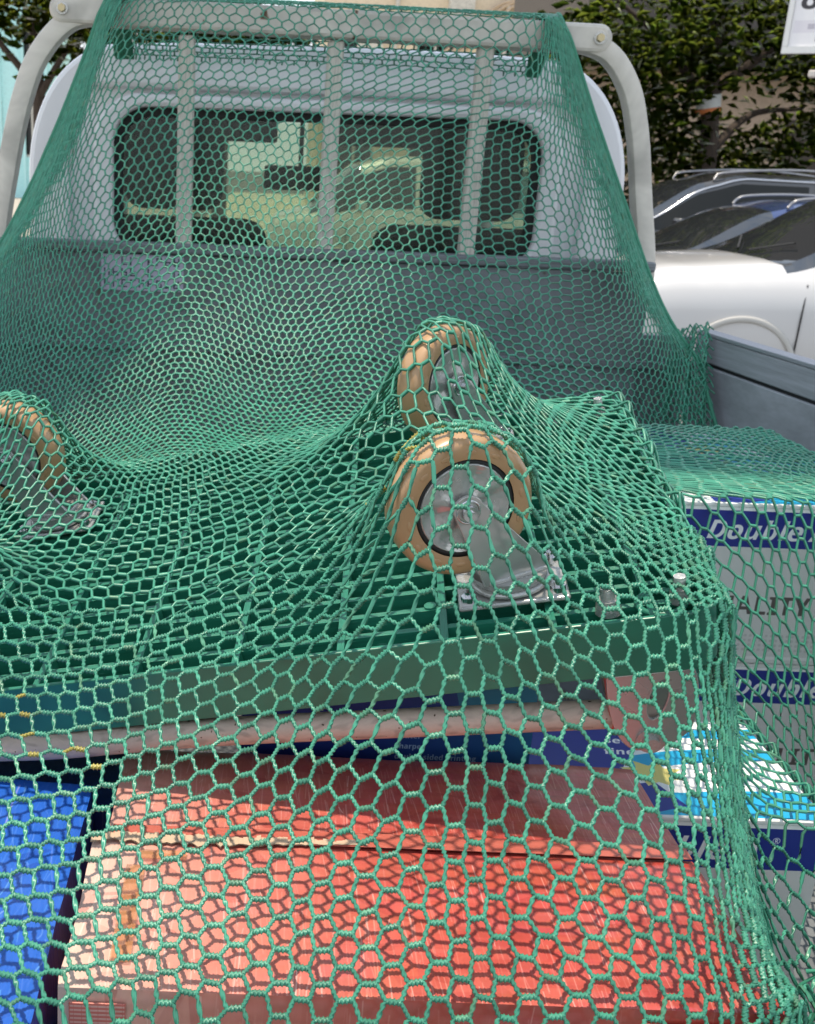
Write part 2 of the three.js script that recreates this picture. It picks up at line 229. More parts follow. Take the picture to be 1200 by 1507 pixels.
// ------------------------------------------------------------------ parked cars (each faces -x; local x runs from nose to tail, z from near side to far side)
function car(name, label, [x, z], o) {
  const t = thing(name, label, 'car', [x, 0, z], 'parked cars');
  const L = o.L, W = o.W / 2, S = 72, prof = o.prof;      // prof: keys of [s, shoulder y, top y, roof share]
  const at = (s) => { let i = 0; while (i < prof.length - 2 && prof[i + 1][0] < s) i++; const a = prof[i], b = prof[i + 1], f = clamp((s - a[0]) / (b[0] - a[0]), 0, 1), e = f * f * (3 - 2 * f) * 0.35 + f * 0.65; return [1, 2, 3].map((k) => lerp(a[k], b[k], e)); };
  const pos = [], nP = 23, idxBody = [], idxGlass = [[], []], idxShield = [[], []];
  const plan = (s) => W * Math.pow(clamp(1 - Math.pow(Math.abs((s - L * 0.5) / (L * 0.5)), 5) * 0.28, 0, 1), 1);
  const pt = [];
  for (let i = 0; i <= S; i++) {
    const s = L * i / S, [sh, top, rs] = at(s), w = plan(s);
    // half profile from sill to centre line
    const half = [[0.93, 0.28], [0.97, 0.36], [1.0, lerp(0.36, sh, 0.35)], [1.0, lerp(0.36, sh, 0.7)], [0.985, lerp(0.36, sh, 0.9)], [0.95, sh]];
    const roofW = lerp(0.9, 0.70, rs), roofY = lerp(lerp(sh, top, 0.45), top - 0.06, rs);
    half.push([lerp(0.95, roofW, 0.12), lerp(sh, roofY, 0.14)], [lerp(0.95, roofW, 0.86), lerp(sh, roofY, 0.9)], [roofW, roofY], [roofW * 0.9, lerp(roofY, top, 0.65)], [roofW * 0.5, lerp(roofY, top, 0.95)], [0, top]);
    const ring = [...half.map(([a, y]) => [a * w, y]), ...half.slice(0, -1).reverse().map(([a, y]) => [-a * w, y])];
    pt.push(ring);
    for (const [zz, y] of ring) pos.push(s, y, zz);
  }
  for (let i = 0; i < S; i++) for (let j = 0; j < nP - 1; j++) {
    const s = L * (i + 0.5) / S, a = i * nP + j, q = [a, a + 1, a + nP, a + 1, a + nP + 1, a + nP];
    const side = j === 6 || j === 15, up = j >= 7 && j <= 14;
    if (side && s > o.sideGlass[0] && s < o.sideGlass[1] && !(o.pillars ?? []).some((p) => Math.abs(s - p) < 0.05)) idxGlass[j === 6 ? 0 : 1].push(...q);
    else if ((up && ((s > o.shield[0] && s < o.shield[1]) || (s > o.rear[0] && s < o.rear[1])))) idxShield[s < L / 2 ? 0 : 1].push(...q);
    else idxBody.push(...q);
  }
  const mk = (idx) => { const g = new THREE.BufferGeometry(); g.setAttribute('position', new THREE.Float32BufferAttribute(pos, 3)); g.setIndex(idx); const q = g.toNonIndexed(); return toCreasedNormals(q, 0.5); };
  const capF = (i) => { const ids = []; for (let j = 0; j < nP / 2 - 1; j++) { const a = i * nP + j, b = i * nP + nP - 1 - j; ids.push(a, a + 1, b, a + 1, b - 1, b); } return ids; };
  mesh('body', mk([...idxBody, ...capF(0), ...capF(S)]), o.paint, t);
  for (const q of idxGlass) mesh('side_window', mk(q), M.tint, t); mesh('windshield', mk(idxShield[0]), M.shield, t); mesh('rear_window', mk(idxShield[1]), M.shield, t);
  for (const sx of [o.axles[0], o.axles[1]]) for (const zz of [1, -1]) {
    const wl = mesh('wheel', new THREE.TorusGeometry(0.215, 0.078, 12, 28).translate(sx, 0.293, zz * (W - 0.09)), M.rubber, t);
    mesh('rim', new THREE.CylinderGeometry(0.18, 0.18, 0.1, 20).rotateX(Math.PI / 2).translate(sx, 0.293, zz * (W - 0.08)), M.chrome, wl);
    mesh('wheel_arch', new THREE.TorusGeometry(0.40, 0.022, 8, 28, Math.PI).scale(1, 0.95, 0.4).translate(sx, 0.293, zz * (W - 0.004)), o.arch ?? o.paint, t);
  }
  const shAt = (s) => at(s)[0];
  if (o.seams) mesh('door_seam', o.seams.map((s) => tube([V(s, 0.36, W * 0.99), V(s, lerp(0.36, shAt(s), 0.6), W * 1.004), V(s + 0.02, shAt(s) - 0.02, plan(s) * 0.965)], 0.006, 12, 5)), M.rubber, t);
  if (o.crease) mesh('hood_seam', [1, -1].map((d) => tube([V(0.35, at(0.35)[0] + 0.015, d * plan(0.35) * 0.9), V(0.8, at(0.8)[0] + 0.02, d * plan(0.8) * 0.915), V(o.shield[0], at(o.shield[0])[0] + 0.02, d * plan(o.shield[0]) * 0.92)], 0.006, 20, 5)), M.rubber, t);
  for (const d of [1, -1]) {
    mesh('headlight', new THREE.SphereGeometry(0.16, 16, 10).scale(0.5, 0.5, 1).translate(0.14, shAt(0.1) - 0.06, d * plan(0.1) * 0.72), M.chrome, t);
    const ms = o.shield[0] + 0.55;
    mesh('mirror', new RoundedBoxGeometry(0.12, 0.13, 0.2, 2, 0.04).translate(ms, shAt(ms) + 0.1, d * (W + 0.08)), o.paint, t);
    if (o.rails) { const [a, b] = o.rails, ry = (s) => at(s)[1]; mesh('roof_rail', tube([V(a, ry(a) - 0.02, d * W * 0.66), V(a + 0.12, ry(a + 0.1) + 0.035, d * W * 0.66), V((a + b) / 2, ry((a + b) / 2) + 0.05, d * W * 0.66), V(b - 0.1, ry(b - 0.1) + 0.04, d * W * 0.66), V(b, ry(b) - 0.02, d * W * 0.66)], 0.014, 30, 8), M.railing, t); }
    if (o.drip) { const p = []; for (let s = o.sideGlass[0] + 0.1; s < o.sideGlass[1]; s += 0.15) { const [sh, top, rs] = at(s); p.push(V(s, lerp(lerp(sh, top, 0.45), top - 0.06, rs) - 0.01, d * (lerp(0.9, 0.70, rs) * plan(s) + 0.012))); } mesh('window_trim', tube(p, 0.012, 40, 6), M.chrome, t); }
    mesh('wiper', tube([V(o.shield[0] + 0.04, at(o.shield[0] + 0.04)[1] + 0.02, d * 0.1), V(o.shield[0] + 0.2, at(o.shield[0] + 0.2)[1] + 0.02, d * 0.45)], 0.008, 8, 5), M.rubber, t);
  }
  t.position.z -= W;   // the given z is the near side
  return t;
}
car('parked_car', 'white car nearest the truck with a wide wheel arch and long hood', [2.36, -7.5], {
  L: 4.5, W: 1.85, paint: phy({ color: lin(0.62, 0.61, 0.6), roughness: 0.3, clearcoat: 1, clearcoatRoughness: 0.05 }), arch: std({ color: lin(0.5, 0.49, 0.46), roughness: 0.6 }),
  prof: [[0, 0.62, 0.68, 0], [0.15, 0.84, 0.9, 0], [0.6, 0.9, 1.0, 0], [1.25, 0.93, 1.05, 0], [2.1, 0.95, 1.5, 0.9], [2.5, 0.96, 1.56, 1], [3.5, 0.97, 1.55, 1], [4.15, 0.97, 1.25, 0.7], [4.45, 0.9, 1.0, 0], [4.5, 0.7, 0.75, 0]],
  sideGlass: [1.65, 4.0], shield: [1.25, 2.15], rear: [3.6, 4.15], pillars: [2.75, 3.6], axles: [0.98, 3.6], seams: [1.36, 2.5], crease: true });
car('parked_car', 'dark blue car between the white car and the roof railed wagon', [2.6, -9.9], {
  L: 4.4, W: 1.8, paint: phy({ color: lin(0.05, 0.08, 0.2), roughness: 0.25, metalness: 0.4, clearcoat: 1, clearcoatRoughness: 0.04 }),
  prof: [[0, 0.55, 0.6, 0], [0.15, 0.74, 0.78, 0], [0.6, 0.8, 0.87, 0], [1.1, 0.84, 0.92, 0], [1.95, 0.88, 1.33, 0.9], [2.35, 0.9, 1.41, 1], [3.4, 0.9, 1.4, 1], [4.05, 0.9, 1.1, 0.7], [4.35, 0.85, 0.95, 0], [4.4, 0.6, 0.66, 0]],
  sideGlass: [1.5, 3.9], shield: [1.1, 2.0], rear: [3.5, 4.05], pillars: [2.6], axles: [0.85, 3.45], seams: [1.4, 2.5], crease: true, rails: [2.15, 3.6] });
car('parked_car', 'dark grey tall wagon with silver roof rails farthest from the truck', [2.75, -12.4], {
  L: 4.8, W: 1.9, paint: phy({ color: lin(0.06, 0.06, 0.062), roughness: 0.25, metalness: 0.5, clearcoat: 1, clearcoatRoughness: 0.04 }),
  prof: [[0, 0.65, 0.7, 0], [0.15, 0.9, 0.95, 0], [0.7, 0.98, 1.06, 0], [1.3, 1.0, 1.1, 0], [2.15, 1.0, 1.56, 0.9], [2.6, 1.0, 1.66, 1], [4.1, 1.0, 1.64, 1], [4.6, 1.0, 1.3, 0.7], [4.75, 0.95, 1.05, 0], [4.8, 0.7, 0.75, 0]],
  sideGlass: [1.5, 4.5], shield: [1.3, 2.2], rear: [4.15, 4.6], pillars: [3.4], axles: [0.9, 3.8], seams: [1.5, 2.7], crease: true, rails: [2.3, 4.3], drip: true });
car('parked_van', 'pale cream van seen through the cab windows ahead of the truck', [0.1, -12.6], {
  L: 4.0, W: 1.8, paint: phy({ color: lin(0.7, 0.68, 0.55), roughness: 0.35, clearcoat: 0.8 }),
  prof: [[0, 0.7, 0.75, 0], [0.12, 0.95, 1.0, 0], [0.5, 1.0, 1.1, 0], [1.0, 1.05, 1.6, 0.9], [1.4, 1.05, 1.7, 1], [3.7, 1.05, 1.7, 1], [3.95, 1.0, 1.4, 0.9], [4.0, 0.8, 0.9, 0]],
  sideGlass: [0.75, 3.6], shield: [0.5, 1.05], rear: [3.72, 3.95], pillars: [1.7, 2.7], axles: [0.8, 3.2], seams: [0.9, 1.9], crease: false });

// ------------------------------------------------------------------ the truck
const CX = 0.16;
const truck = thing('flatbed_truck', 'white flatbed truck with a barred guard frame behind its cab', 'truck', [CX, 0, -2.6]);
function outline(hw, top, rc, y0, P = THREE.Shape) {        // rounded cab outline, centred on CX
  const s = new P(); s.moveTo(CX - hw - 0.015, y0); s.lineTo(CX + hw + 0.015, y0); s.lineTo(CX + hw, top - 0.28);
  s.bezierCurveTo(CX + hw - 0.004, top - 0.28 + rc * 0.75, CX + hw - 0.09, top - 0.012, CX + hw - 0.09 - rc * 0.55, top - 0.004);
  s.bezierCurveTo(CX + 0.25, top + 0.012, CX - 0.25, top + 0.012, CX - hw + 0.09 + rc * 0.55, top - 0.004);
  s.bezierCurveTo(CX - hw + 0.09, top - 0.012, CX - hw + 0.004, top - 0.28 + rc * 0.75, CX - hw, top - 0.28); s.closePath(); return s;
}
{
  const cab = new THREE.Group(); cab.name = 'cab'; truck.add(cab);
  const Z = -2.66;
  // outer shell ring, recessed back panel with the window opening
  const ringS = outline(0.695, 1.80, 0.2, 0.7); ringS.holes.push(roundRect(CX - 0.60, CX + 0.60, 0.75, 1.705, 0.06, THREE.Path));
  wpart('back_frame', ext(ringS, 0.05, 0.012, 16).translate(0, 0, Z - 0.05), M.cab, cab);
  const inS = roundRect(CX - 0.606, CX + 0.606, 0.745, 1.711, 0.06); inS.holes.push(roundRect(CX - 0.50, CX + 0.50, 1.33, 1.668, 0.085, THREE.Path));
  wpart('back_panel', ext(inS, 0.02, 0, 16).translate(0, 0, Z - 0.052), M.cab, cab);
  const bulge = roundRect(CX - 0.545, CX + 0.545, 1.285, 1.695, 0.11); bulge.holes.push(roundRect(CX - 0.498, CX + 0.498, 1.332, 1.666, 0.083, THREE.Path));
  wpart('window_surround', ext(bulge, 0.03, 0.01, 16).translate(0, 0, Z - 0.031), M.cab, cab);
  const seal = roundRect(CX - 0.502, CX + 0.502, 1.328, 1.67, 0.086); seal.holes.push(roundRect(CX - 0.478, CX + 0.478, 1.352, 1.646, 0.066, THREE.Path));
  wpart('window_seal', ext(seal, 0.012, 0.004, 16).translate(0, 0, Z - 0.046), M.rubber, cab);
  wpart('rear_window', ext(roundRect(CX - 0.479, CX + 0.479, 1.351, 1.647, 0.066), 0.004).translate(0, 0, Z - 0.044), phy({ color: lin(0.58, 0.64, 0.57), roughness: 0.24, transmission: 1, thickness: 0, ior: 1.5 }), cab);
  // shell: rear pillars, roof, lower sides
  const shell = outline(0.69, 1.795, 0.2, 0.7); shell.holes.push(outline(0.655, 1.755, 0.18, 0.74, THREE.Path));
  wpart('rear_pillars', ext(shell, 0.3, 0, 12).translate(0, 0, Z - 0.352), M.cab, cab);
  const roof = new THREE.Shape(); roof.moveTo(CX - 0.68, 1.62); roof.bezierCurveTo(CX - 0.67, 1.76, CX - 0.6, 1.79, CX - 0.48, 1.795); roof.bezierCurveTo(CX - 0.2, 1.807, CX + 0.2, 1.807, CX + 0.48, 1.795); roof.bezierCurveTo(CX + 0.6, 1.79, CX + 0.67, 1.76, CX + 0.68, 1.62);
  roof.lineTo(CX + 0.645, 1.62); roof.bezierCurveTo(CX + 0.63, 1.74, CX + 0.58, 1.75, CX + 0.46, 1.757); roof.lineTo(CX - 0.46, 1.757); roof.bezierCurveTo(CX - 0.58, 1.75, CX - 0.63, 1.74, CX - 0.645, 1.62); roof.closePath();
  wpart('roof', ext(roof, 0.95, 0, 12).translate(0, 0, Z - 1.304), M.cab, cab);
  for (const d of [-1, 1]) {
    const x = CX + d * 0.69;
    wpart('door', box(x - 0.02, x + 0.02, 0.6, 1.2, Z - 1.55, Z - 0.355), M.cab, cab);
    wpart('front_pillar', cylBetween(V(x - d * 0.02, 1.2, Z - 1.5), V(x - d * 0.05, 1.68, Z - 1.25), 0.035), M.cab, cab);
    wpart('side_window', box(x - d * 0.03 - 0.003, x - d * 0.03 + 0.003, 1.203, 1.63, Z - 1.24, Z - 0.36), M.glass, cab);
    const seat = wpart('seat', [box(CX + d * 0.36 - 0.24, CX + d * 0.36 + 0.24, 0.75, 0.95, Z - 0.75, Z - 0.14, 0.05), box(CX + d * 0.36 - 0.23, CX + d * 0.36 + 0.23, 0.9, 1.42, Z - 0.24, Z - 0.1, 0.06)], M.seat, cab);
    mesh('headrest', new RoundedBoxGeometry(0.25, 0.22, 0.1, 4, 0.05).translate(CX + d * 0.37 - truck.position.x, 1.545, Z - 0.19 - truck.position.z), M.seat, seat);
  }
  wpart('front_wall', box(CX - 0.69, CX + 0.69, 0.6, 1.18, Z - 1.62, Z - 1.56), M.cab, cab);
  wpart('dashboard', box(CX - 0.65, CX + 0.65, 0.95, 1.2, Z - 1.54, Z - 1.2, 0.05), M.seat, cab);
  wpart('windshield', new THREE.PlaneGeometry(1.3, 0.56).rotateX(0.5).translate(CX, 1.44, Z - 1.44), phy({ color: lin(0.86, 0.9, 0.82), roughness: 0.26, transmission: 1, thickness: 0, ior: 1.45 }), cab);
  wpart('steering_wheel', new THREE.TorusGeometry(0.18, 0.014, 10, 30).rotateX(-0.9).translate(CX - 0.36, 1.22, Z - 1.05), M.dark, cab);
  wpart('rear_view_mirror', [box(CX - 0.14, CX + 0.1, 1.47, 1.55, Z - 1.25, Z - 1.22, 0.012), box(CX - 0.025, CX - 0.01, 1.55, 1.75, Z - 1.24, Z - 1.225)], M.dark, cab);
  for (const d of [-1, 1]) wpart('sun_visor', box(CX + d * 0.35 - 0.25, CX + d * 0.35 + 0.25, 1.62, 1.74, Z - 1.23, Z - 1.2, 0.01), M.seat, cab);
  wpart('floor_pan', box(CX - 0.69, CX + 0.69, 0.55, 0.597, Z - 1.6, Z - 0.05), M.dark, cab);
}
const bar2 = (pts, w, d, z) => {       // flat-sided bar swept along a path in the plane of the guard frame
  const c = new THREE.CatmullRomCurve3(pts.map(([x, y]) => V(x, y, 0)), false, 'centripetal'), n = 60, sec = []; const r = 0.009;
  for (const [sx, sy] of [[1, 1], [-1, 1], [-1, -1], [1, -1]]) { const a0 = Math.atan2(sy, sx) - Math.PI / 4; for (let k = 0; k < 3; k++) { const a = a0 + k * Math.PI / 4; sec.push([sx * (w / 2 - r) + r * Math.cos(a), sy * (d / 2 - r) + r * Math.sin(a)]); } }
  const pos = [], idx = [], uv = [], m = sec.length, LL = c.getLength();
  for (let i = 0; i <= n; i++) { const p = c.getPointAt(i / n), t = c.getTangentAt(i / n); for (const [a, b] of sec) { pos.push(p.x - t.y * a, p.y + t.x * a, z + b); uv.push(i / n * LL, (a + b) * 0.9 + 0.3); } }
  for (let i = 0; i < n; i++) for (let j = 0; j < m; j++) { const a = i * m + j, b = i * m + (j + 1) % m; idx.push(a, b, a + m, b, b + m, a + m); }
  for (const e of [0, n]) for (let j = 1; j < m - 1; j++) idx.push(e * m, e * m + j, e * m + j + 1);
  const g = new THREE.BufferGeometry(); g.setAttribute('position', new THREE.Float32BufferAttribute(pos, 3)); g.setAttribute('uv', new THREE.Float32BufferAttribute(uv, 2)); g.setIndex(idx); return toCreasedNormals(g.toNonIndexed(), 0.6);
};
{
  const guard = new THREE.Group(); guard.name = 'guard_frame'; truck.add(guard);
  wpart('corner_post', bar2([[-0.585, 1.30], [-0.575, 1.38], [-0.553, 1.50], [-0.515, 1.66], [-0.475, 1.755], [-0.41, 1.822], [-0.35, 1.838]], 0.042, 0.05, -2.51), M.frame, guard);
  wpart('corner_post', bar2([[0.876, 1.30], [0.870, 1.38], [0.845, 1.50], [0.813, 1.65], [0.782, 1.735], [0.73, 1.798], [0.66, 1.822]], 0.040, 0.05, -2.51), M.frame, guard);
  const rail = new THREE.Shape(); const A = [-0.42, 1.843], B = [0.70, 1.825], hh = 0.028; const dx = B[0] - A[0], dy = B[1] - A[1], l = Math.hypot(dx, dy), ang = Math.atan2(dy, dx);
  rail.absarc(0, 0, hh, Math.PI / 2, Math.PI * 1.5); rail.absarc(l, 0, hh, -Math.PI / 2, Math.PI / 2); rail.closePath();
  wpart('top_rail', ext(rail, 0.062, 0.008, 14).rotateZ(ang).translate(A[0], A[1], -2.543), M.frame, guard);
  for (const [x, y] of [A, B]) { const w = wpart('bolt', [new THREE.CylinderGeometry(0.0125, 0.0125, 0.004, 20).rotateX(Math.PI / 2).translate(x, y, -2.479)], M.zinc, guard); mesh('bolt_head', new THREE.CylinderGeometry(0.008, 0.009, 0.009, 6).rotateX(Math.PI / 2).translate(x - CX, y, -2.473 + 2.6), std({ color: lin(0.5, 0.42, 0.25), roughness: 0.4, metalness: 0.8 }), w); }
  for (const x of [-0.161, 0.154, 0.471]) wpart('guard_bar', box(x - 0.0175, x + 0.0175, 1.372, 1.803, -2.53, -2.497, 0.006), M.frame, guard);
  const hb = wpart('headboard_sheet', [box(-0.66, 0.882, 0.62, 1.352, -2.508, -2.482), box(0.885, 1.0, 0.62, 1.215, -2.512, -2.488), box(-0.665, 0.886, 1.355, 1.377, -2.52, -2.468, 0.006), box(-0.665, 0.98, 1.14, 1.158, -2.4815, -2.472, 0.003), ...[-0.34, 0.15, 0.63].map((x) => box(x - 0.02, x + 0.02, 0.62, 1.139, -2.4815, -2.476, 0.003))], M.panel, truck);
  const tex = canvasTex(512, 232, (c, w, h) => {
    const R = rng(5); c.fillStyle = '#b7b2c4'; c.fillRect(0, 0, w, h);
    for (let r = 0; r < 3; r++) for (let k = 0; k < 9; k++) { const x = 18 + k * 54, y = 16 + r * 72; if (R() < 0.1) continue; c.fillStyle = '#2c3440'; c.fillRect(x, y, 9, 52); if (R() < 0.7) c.fillRect(x, y + (R() < 0.5 ? 0 : 22), 36, 9); if (R() < 0.6) c.fillRect(x, y + 43, 36, 9); if (R() < 0.6) c.fillRect(x + 27, y + (R() < 0.5 ? 0 : 24), 9, 28); }
  });
  const pl = join(box(-0.342, -0.158, 1.272, 1.350, -2.4815, -2.479)).translate(-CX, 0, 2.6); mesh('notice_plate', pl, std({ map: tex, roughness: 0.6 }), hb);
  wpart('bed_floor', box(-0.70, 1.10, 0.5, 0.617, -2.52, 0.1), M.panel, truck);
  // side gates
  const gate = (name, sx, sign, yaw) => {
    const g = new THREE.Group(); g.name = numbered(name); g.position.set(sx - CX, 0, -2.47 + 2.6); g.rotation.y = yaw; truck.add(g);
    const x1 = sign * 0.03;
    mesh('upper_board', box(0, x1, 1.170, 1.226, 0, 2.5, 0.004), M.gate, g); mesh('lower_board', box(0, x1, 0.72, 1.163, 0, 2.5, 0.004), M.gate, g); mesh('groove', box(sign * 0.006, sign * 0.024, 1.155, 1.18, 0.002, 2.49), M.dark, g);
    mesh('cap_strip', box(-sign * 0.002, sign * 0.034, 1.2262, 1.236, 0, 2.5, 0.003), M.gateCap, g);
    if (sign > 0) { mesh('scratch', [new THREE.CircleGeometry(0.012, 10).scale(0.45, 1.5, 1).rotateY(-Math.PI / 2).translate(-0.0012, 1.045, 0.42), new THREE.CircleGeometry(0.006, 8).scale(0.5, 1.5, 1).rotateY(-Math.PI / 2).translate(-0.0012, 1.075, 0.415), new THREE.PlaneGeometry(0.13, 0.004).rotateZ(-0.12).rotateY(-Math.PI / 2).translate(-0.0014, 1.035, 0.52)], std({ color: lin(0.6, 0.62, 0.64), roughness: 0.6 }), g); }
  };
  gate('side_gate', 1.0, 1, 0.105); gate('side_gate', -0.68, -1, 0);
  wpart('chassis', [box(-0.35, -0.2, 0.35, 0.498, -4.2, 0), box(0.5, 0.65, 0.35, 0.498, -4.2, 0)], M.dark, truck);
  for (const z of [-0.9, -3.9]) for (const x of [-0.55, 0.87]) wpart('truck_wheel', new THREE.TorusGeometry(0.2, 0.09, 12, 28).rotateY(Math.PI / 2).translate(x, 0.29, z), M.rubber, truck);
}

// ------------------------------------------------------------------ cargo: wrapped red and blue cartons
function filmMat(map, o = {}) { return phy({ map, roughness: 0.42, clearcoat: 0.8, clearcoatRoughness: 0.16, clearcoatNormalMap: null, bumpMap: streak, bumpScale: 0.0006, ...o }); }
function redPrint(seed, glare) {
  return canvasTex(1024, 512, (c, w, h) => {
    const R = rng(seed); c.fillStyle = '#a63d34'; c.fillRect(0, 0, w, h);
    for (let i = 0; i < 500; i++) { c.fillStyle = `rgba(${180 + 40 * R()},${70 + 50 * R()},${62 + 44 * R()},${0.1 + 0.14 * R()})`; c.fillRect(R() * w, R() * h, 20 + 160 * R(), 6 + 60 * R()); }
    const g = c.createLinearGradient(0, 0, w, 0); g.addColorStop(0, `rgba(226,200,184,${glare})`); g.addColorStop(0.22, `rgba(220,150,134,${glare * 0.75})`); g.addColorStop(0.55, 'rgba(206,104,90,0.28)'); g.addColorStop(1, 'rgba(205,90,80,0.05)'); c.fillStyle = g; c.fillRect(0, 0, w, h);  // pale wash towards the left paints film glare into the print
    for (let i = 0; i < 700; i++) { const x = R() * w, y = R() * h, l = 20 + 160 * R(); c.strokeStyle = `rgba(250,226,218,${0.08 + 0.55 * R() * R()})`; c.lineWidth = 0.6 + 1.6 * R(); c.beginPath(); c.moveTo(x, y); c.lineTo(x + (R() - 0.5) * 14, y + l); c.stroke(); }  // pale streaks: film scratches plus painted wrinkle glare
    for (let i = 0; i < 60; i++) { c.fillStyle = `rgba(120,25,22,${0.08 + 0.12 * R()})`; c.beginPath(); c.ellipse(R() * w, R() * h, 10 + 50 * R(), 3 + 12 * R(), R() * 3, 0, 7); c.fill(); }
  });
}
function softBox(w, h, d, r, amp, seed) {   // a carton with slightly uneven faces, base centred on the origin
  const g = new RoundedBoxGeometry(w, h, d, 3, r), a = g.attributes.position;
  const gx = new THREE.BoxGeometry(w, h, d, 24, 8, 16); const b = gx.attributes.position, q = V(0, 0, 0);
  for (let i = 0; i < b.count; i++) {
    q.fromBufferAttribute(b, i); const c = V(clamp(q.x, -w / 2 + r, w / 2 - r), clamp(q.y, -h / 2 + r, h / 2 - r), clamp(q.z, -d / 2 + r, d / 2 - r)), n = q.clone().sub(c); if (n.length() > 0) n.normalize();
    q.copy(c).addScaledVector(n, r); const k = amp * (nz(q.x * 9 + seed, q.y * 9, q.z * 9) + 0.5 * nz(q.x * 26, q.y * 26 + seed, q.z * 26)); b.setXYZ(i, q.x + n.x * k, q.y + n.y * k + h / 2, q.z + n.z * k);
  }
  gx.computeVertexNormals(); return gx;
}
{
  const r1 = thing('red_carton', 'red film wrapped carton nearest the camera with painted film glare and orange tape', 'carton', [0.1455, 0.62, -0.747], 'red cartons');
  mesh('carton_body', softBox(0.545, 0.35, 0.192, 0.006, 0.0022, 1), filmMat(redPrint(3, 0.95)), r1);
  const tape = std({ color: lin(0.66, 0.30, 0.11), roughness: 0.4, transparent: true, opacity: 0.3 });
  mesh('packing_tape', [box(-0.236, -0.220, 0.3525, 0.3533, -0.05, 0.07), box(-0.226, -0.185, 0.3526, 0.3535, -0.072, -0.06)], tape, r1);
  mesh('seam_strip', box(-0.255, 0.268, 0.3522, 0.3531, -0.110, -0.089, 0.0003), phy({ color: lin(0.50, 0.12, 0.085), roughness: 0.42, clearcoat: 0.8, clearcoatRoughness: 0.16, bumpMap: streak, bumpScale: 0.0006 }), r1);
  // torn kraft edge along the seam between the two cartons
  const R = rng(8), pos = []; const yE = 0.3538; let px = -0.272;
  const prof = []; for (; px < -0.02; px += 0.004) { const t = 1 - sstep(-0.2, -0.02, px); prof.push([px, -0.0935 - 0.003 * R(), -0.0915 + (0.012 * t + 0.002) * (0.3 + 0.5 * R() + 0.6 * Math.abs(nz(px * 60, 1, 3)))]); }
  for (let i = 0; i < prof.length - 1; i++) { const a = prof[i], b = prof[i + 1], ya = yE + 0.003 * R(), q = [[a[0], ya, a[1]], [a[0], yE, a[2]], [b[0], yE, b[2]], [b[0], ya, b[1]]]; for (const k of [0, 1, 2, 0, 2, 3]) pos.push(...q[k]); for (const k of [0, 2, 1, 0, 3, 2]) pos.push(q[k][0], q[k][1] - 0.0012, q[k][2]); }
  const tg = new THREE.BufferGeometry(); tg.setAttribute('position', new THREE.Float32BufferAttribute(pos, 3)); tg.computeVertexNormals(); mesh('torn_edge', tg, std({ color: lin(0.55, 0.4, 0.28), roughness: 0.95, side: THREE.DoubleSide }), r1);
  const code = canvasTex(256, 128, (c, w, h) => { c.fillStyle = '#c96a5f'; c.fillRect(0, 0, w, h); c.fillStyle = '#dba79c'; for (let y = 3; y < h; y += 7) c.fillRect(4, y, w - 8, 3.4); c.fillStyle = '#c96a5f'; for (let x = 20; x < w; x += 37) c.fillRect(x, 0, 2, h); });
  const cm = std({ map: code, roughness: 0.5 });
  mesh('print_panel', box(0.165, 0.255, 0.27, 0.338, 0.0972, 0.0985), cm, r1); mesh('print_panel', box(-0.262, -0.22, 0.27, 0.338, 0.0972, 0.0985), cm, r1);
  const r2 = thing('red_carton', 'red film wrapped carton lying half in the shade of the green cart', 'carton', [0.1485, 0.62, -0.9235], 'red cartons');
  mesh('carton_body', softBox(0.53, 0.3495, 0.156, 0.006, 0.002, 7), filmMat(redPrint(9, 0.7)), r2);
  const blueTex = canvasTex(1024, 1024, (c, w, h) => {
    const Q = rng(12); c.fillStyle = '#2160c4'; c.fillRect(0, 0, w, h);
    for (let i = 0; i < 520; i++) { const x = Q() * w, y = Q() * h, l = 30 + 200 * Q(); c.strokeStyle = `rgba(${110 + 140 * Q()},${165 + 85 * Q()},248,${0.06 + 0.5 * Q() * Q()})`; c.lineWidth = 0.8 + 4 * Q() * Q(); c.beginPath(); c.moveTo(x, y); c.quadraticCurveTo(x + (Q() - 0.5) * 30, y + l / 2, x + (Q() - 0.5) * 50, y + l); c.stroke(); }  // pale curved strokes paint the glare of the film into the blue
    for (let i = 0; i < 60; i++) { c.fillStyle = `rgba(8,40,130,${0.1 + 0.2 * Q()})`; c.beginPath(); c.ellipse(Q() * w, Q() * h, 12 + 60 * Q(), 3 + 10 * Q(), Q() * 3, 0, 7); c.fill(); }
  });
  const bl = thing('blue_carton', 'glossy blue film wrapped carton left of the red cartons', 'carton', [-0.435, 0.62, -0.745], 'blue cartons');
  mesh('carton_body', softBox(0.59, 0.335, 0.42, 0.006, 0.003, 19), filmMat(blueTex, { bumpScale: 0.0015 }), bl);
  const b2 = thing('blue_carton', 'added dark blue carton standing in for the shade under the left end of the green cart', 'carton', [-0.30, 0.62, -1.09], 'blue cartons');
  mesh('carton_body', softBox(0.44, 0.30, 0.24, 0.006, 0.003, 29), filmMat(blueTex, { color: lin(0.25, 0.3, 0.35) }), b2);  // added carton, film colour darkened so the gap reads as shade
  const rb = thing('red_carton', 'small red carton glimpsed through the net behind the cart at left', 'carton', [-0.27, 0.62, -1.8], 'red cartons');
  mesh('carton_body', softBox(0.3, 0.40, 0.24, 0.006, 0.002, 23), filmMat(redPrint(14, 0.2)), rb);
}
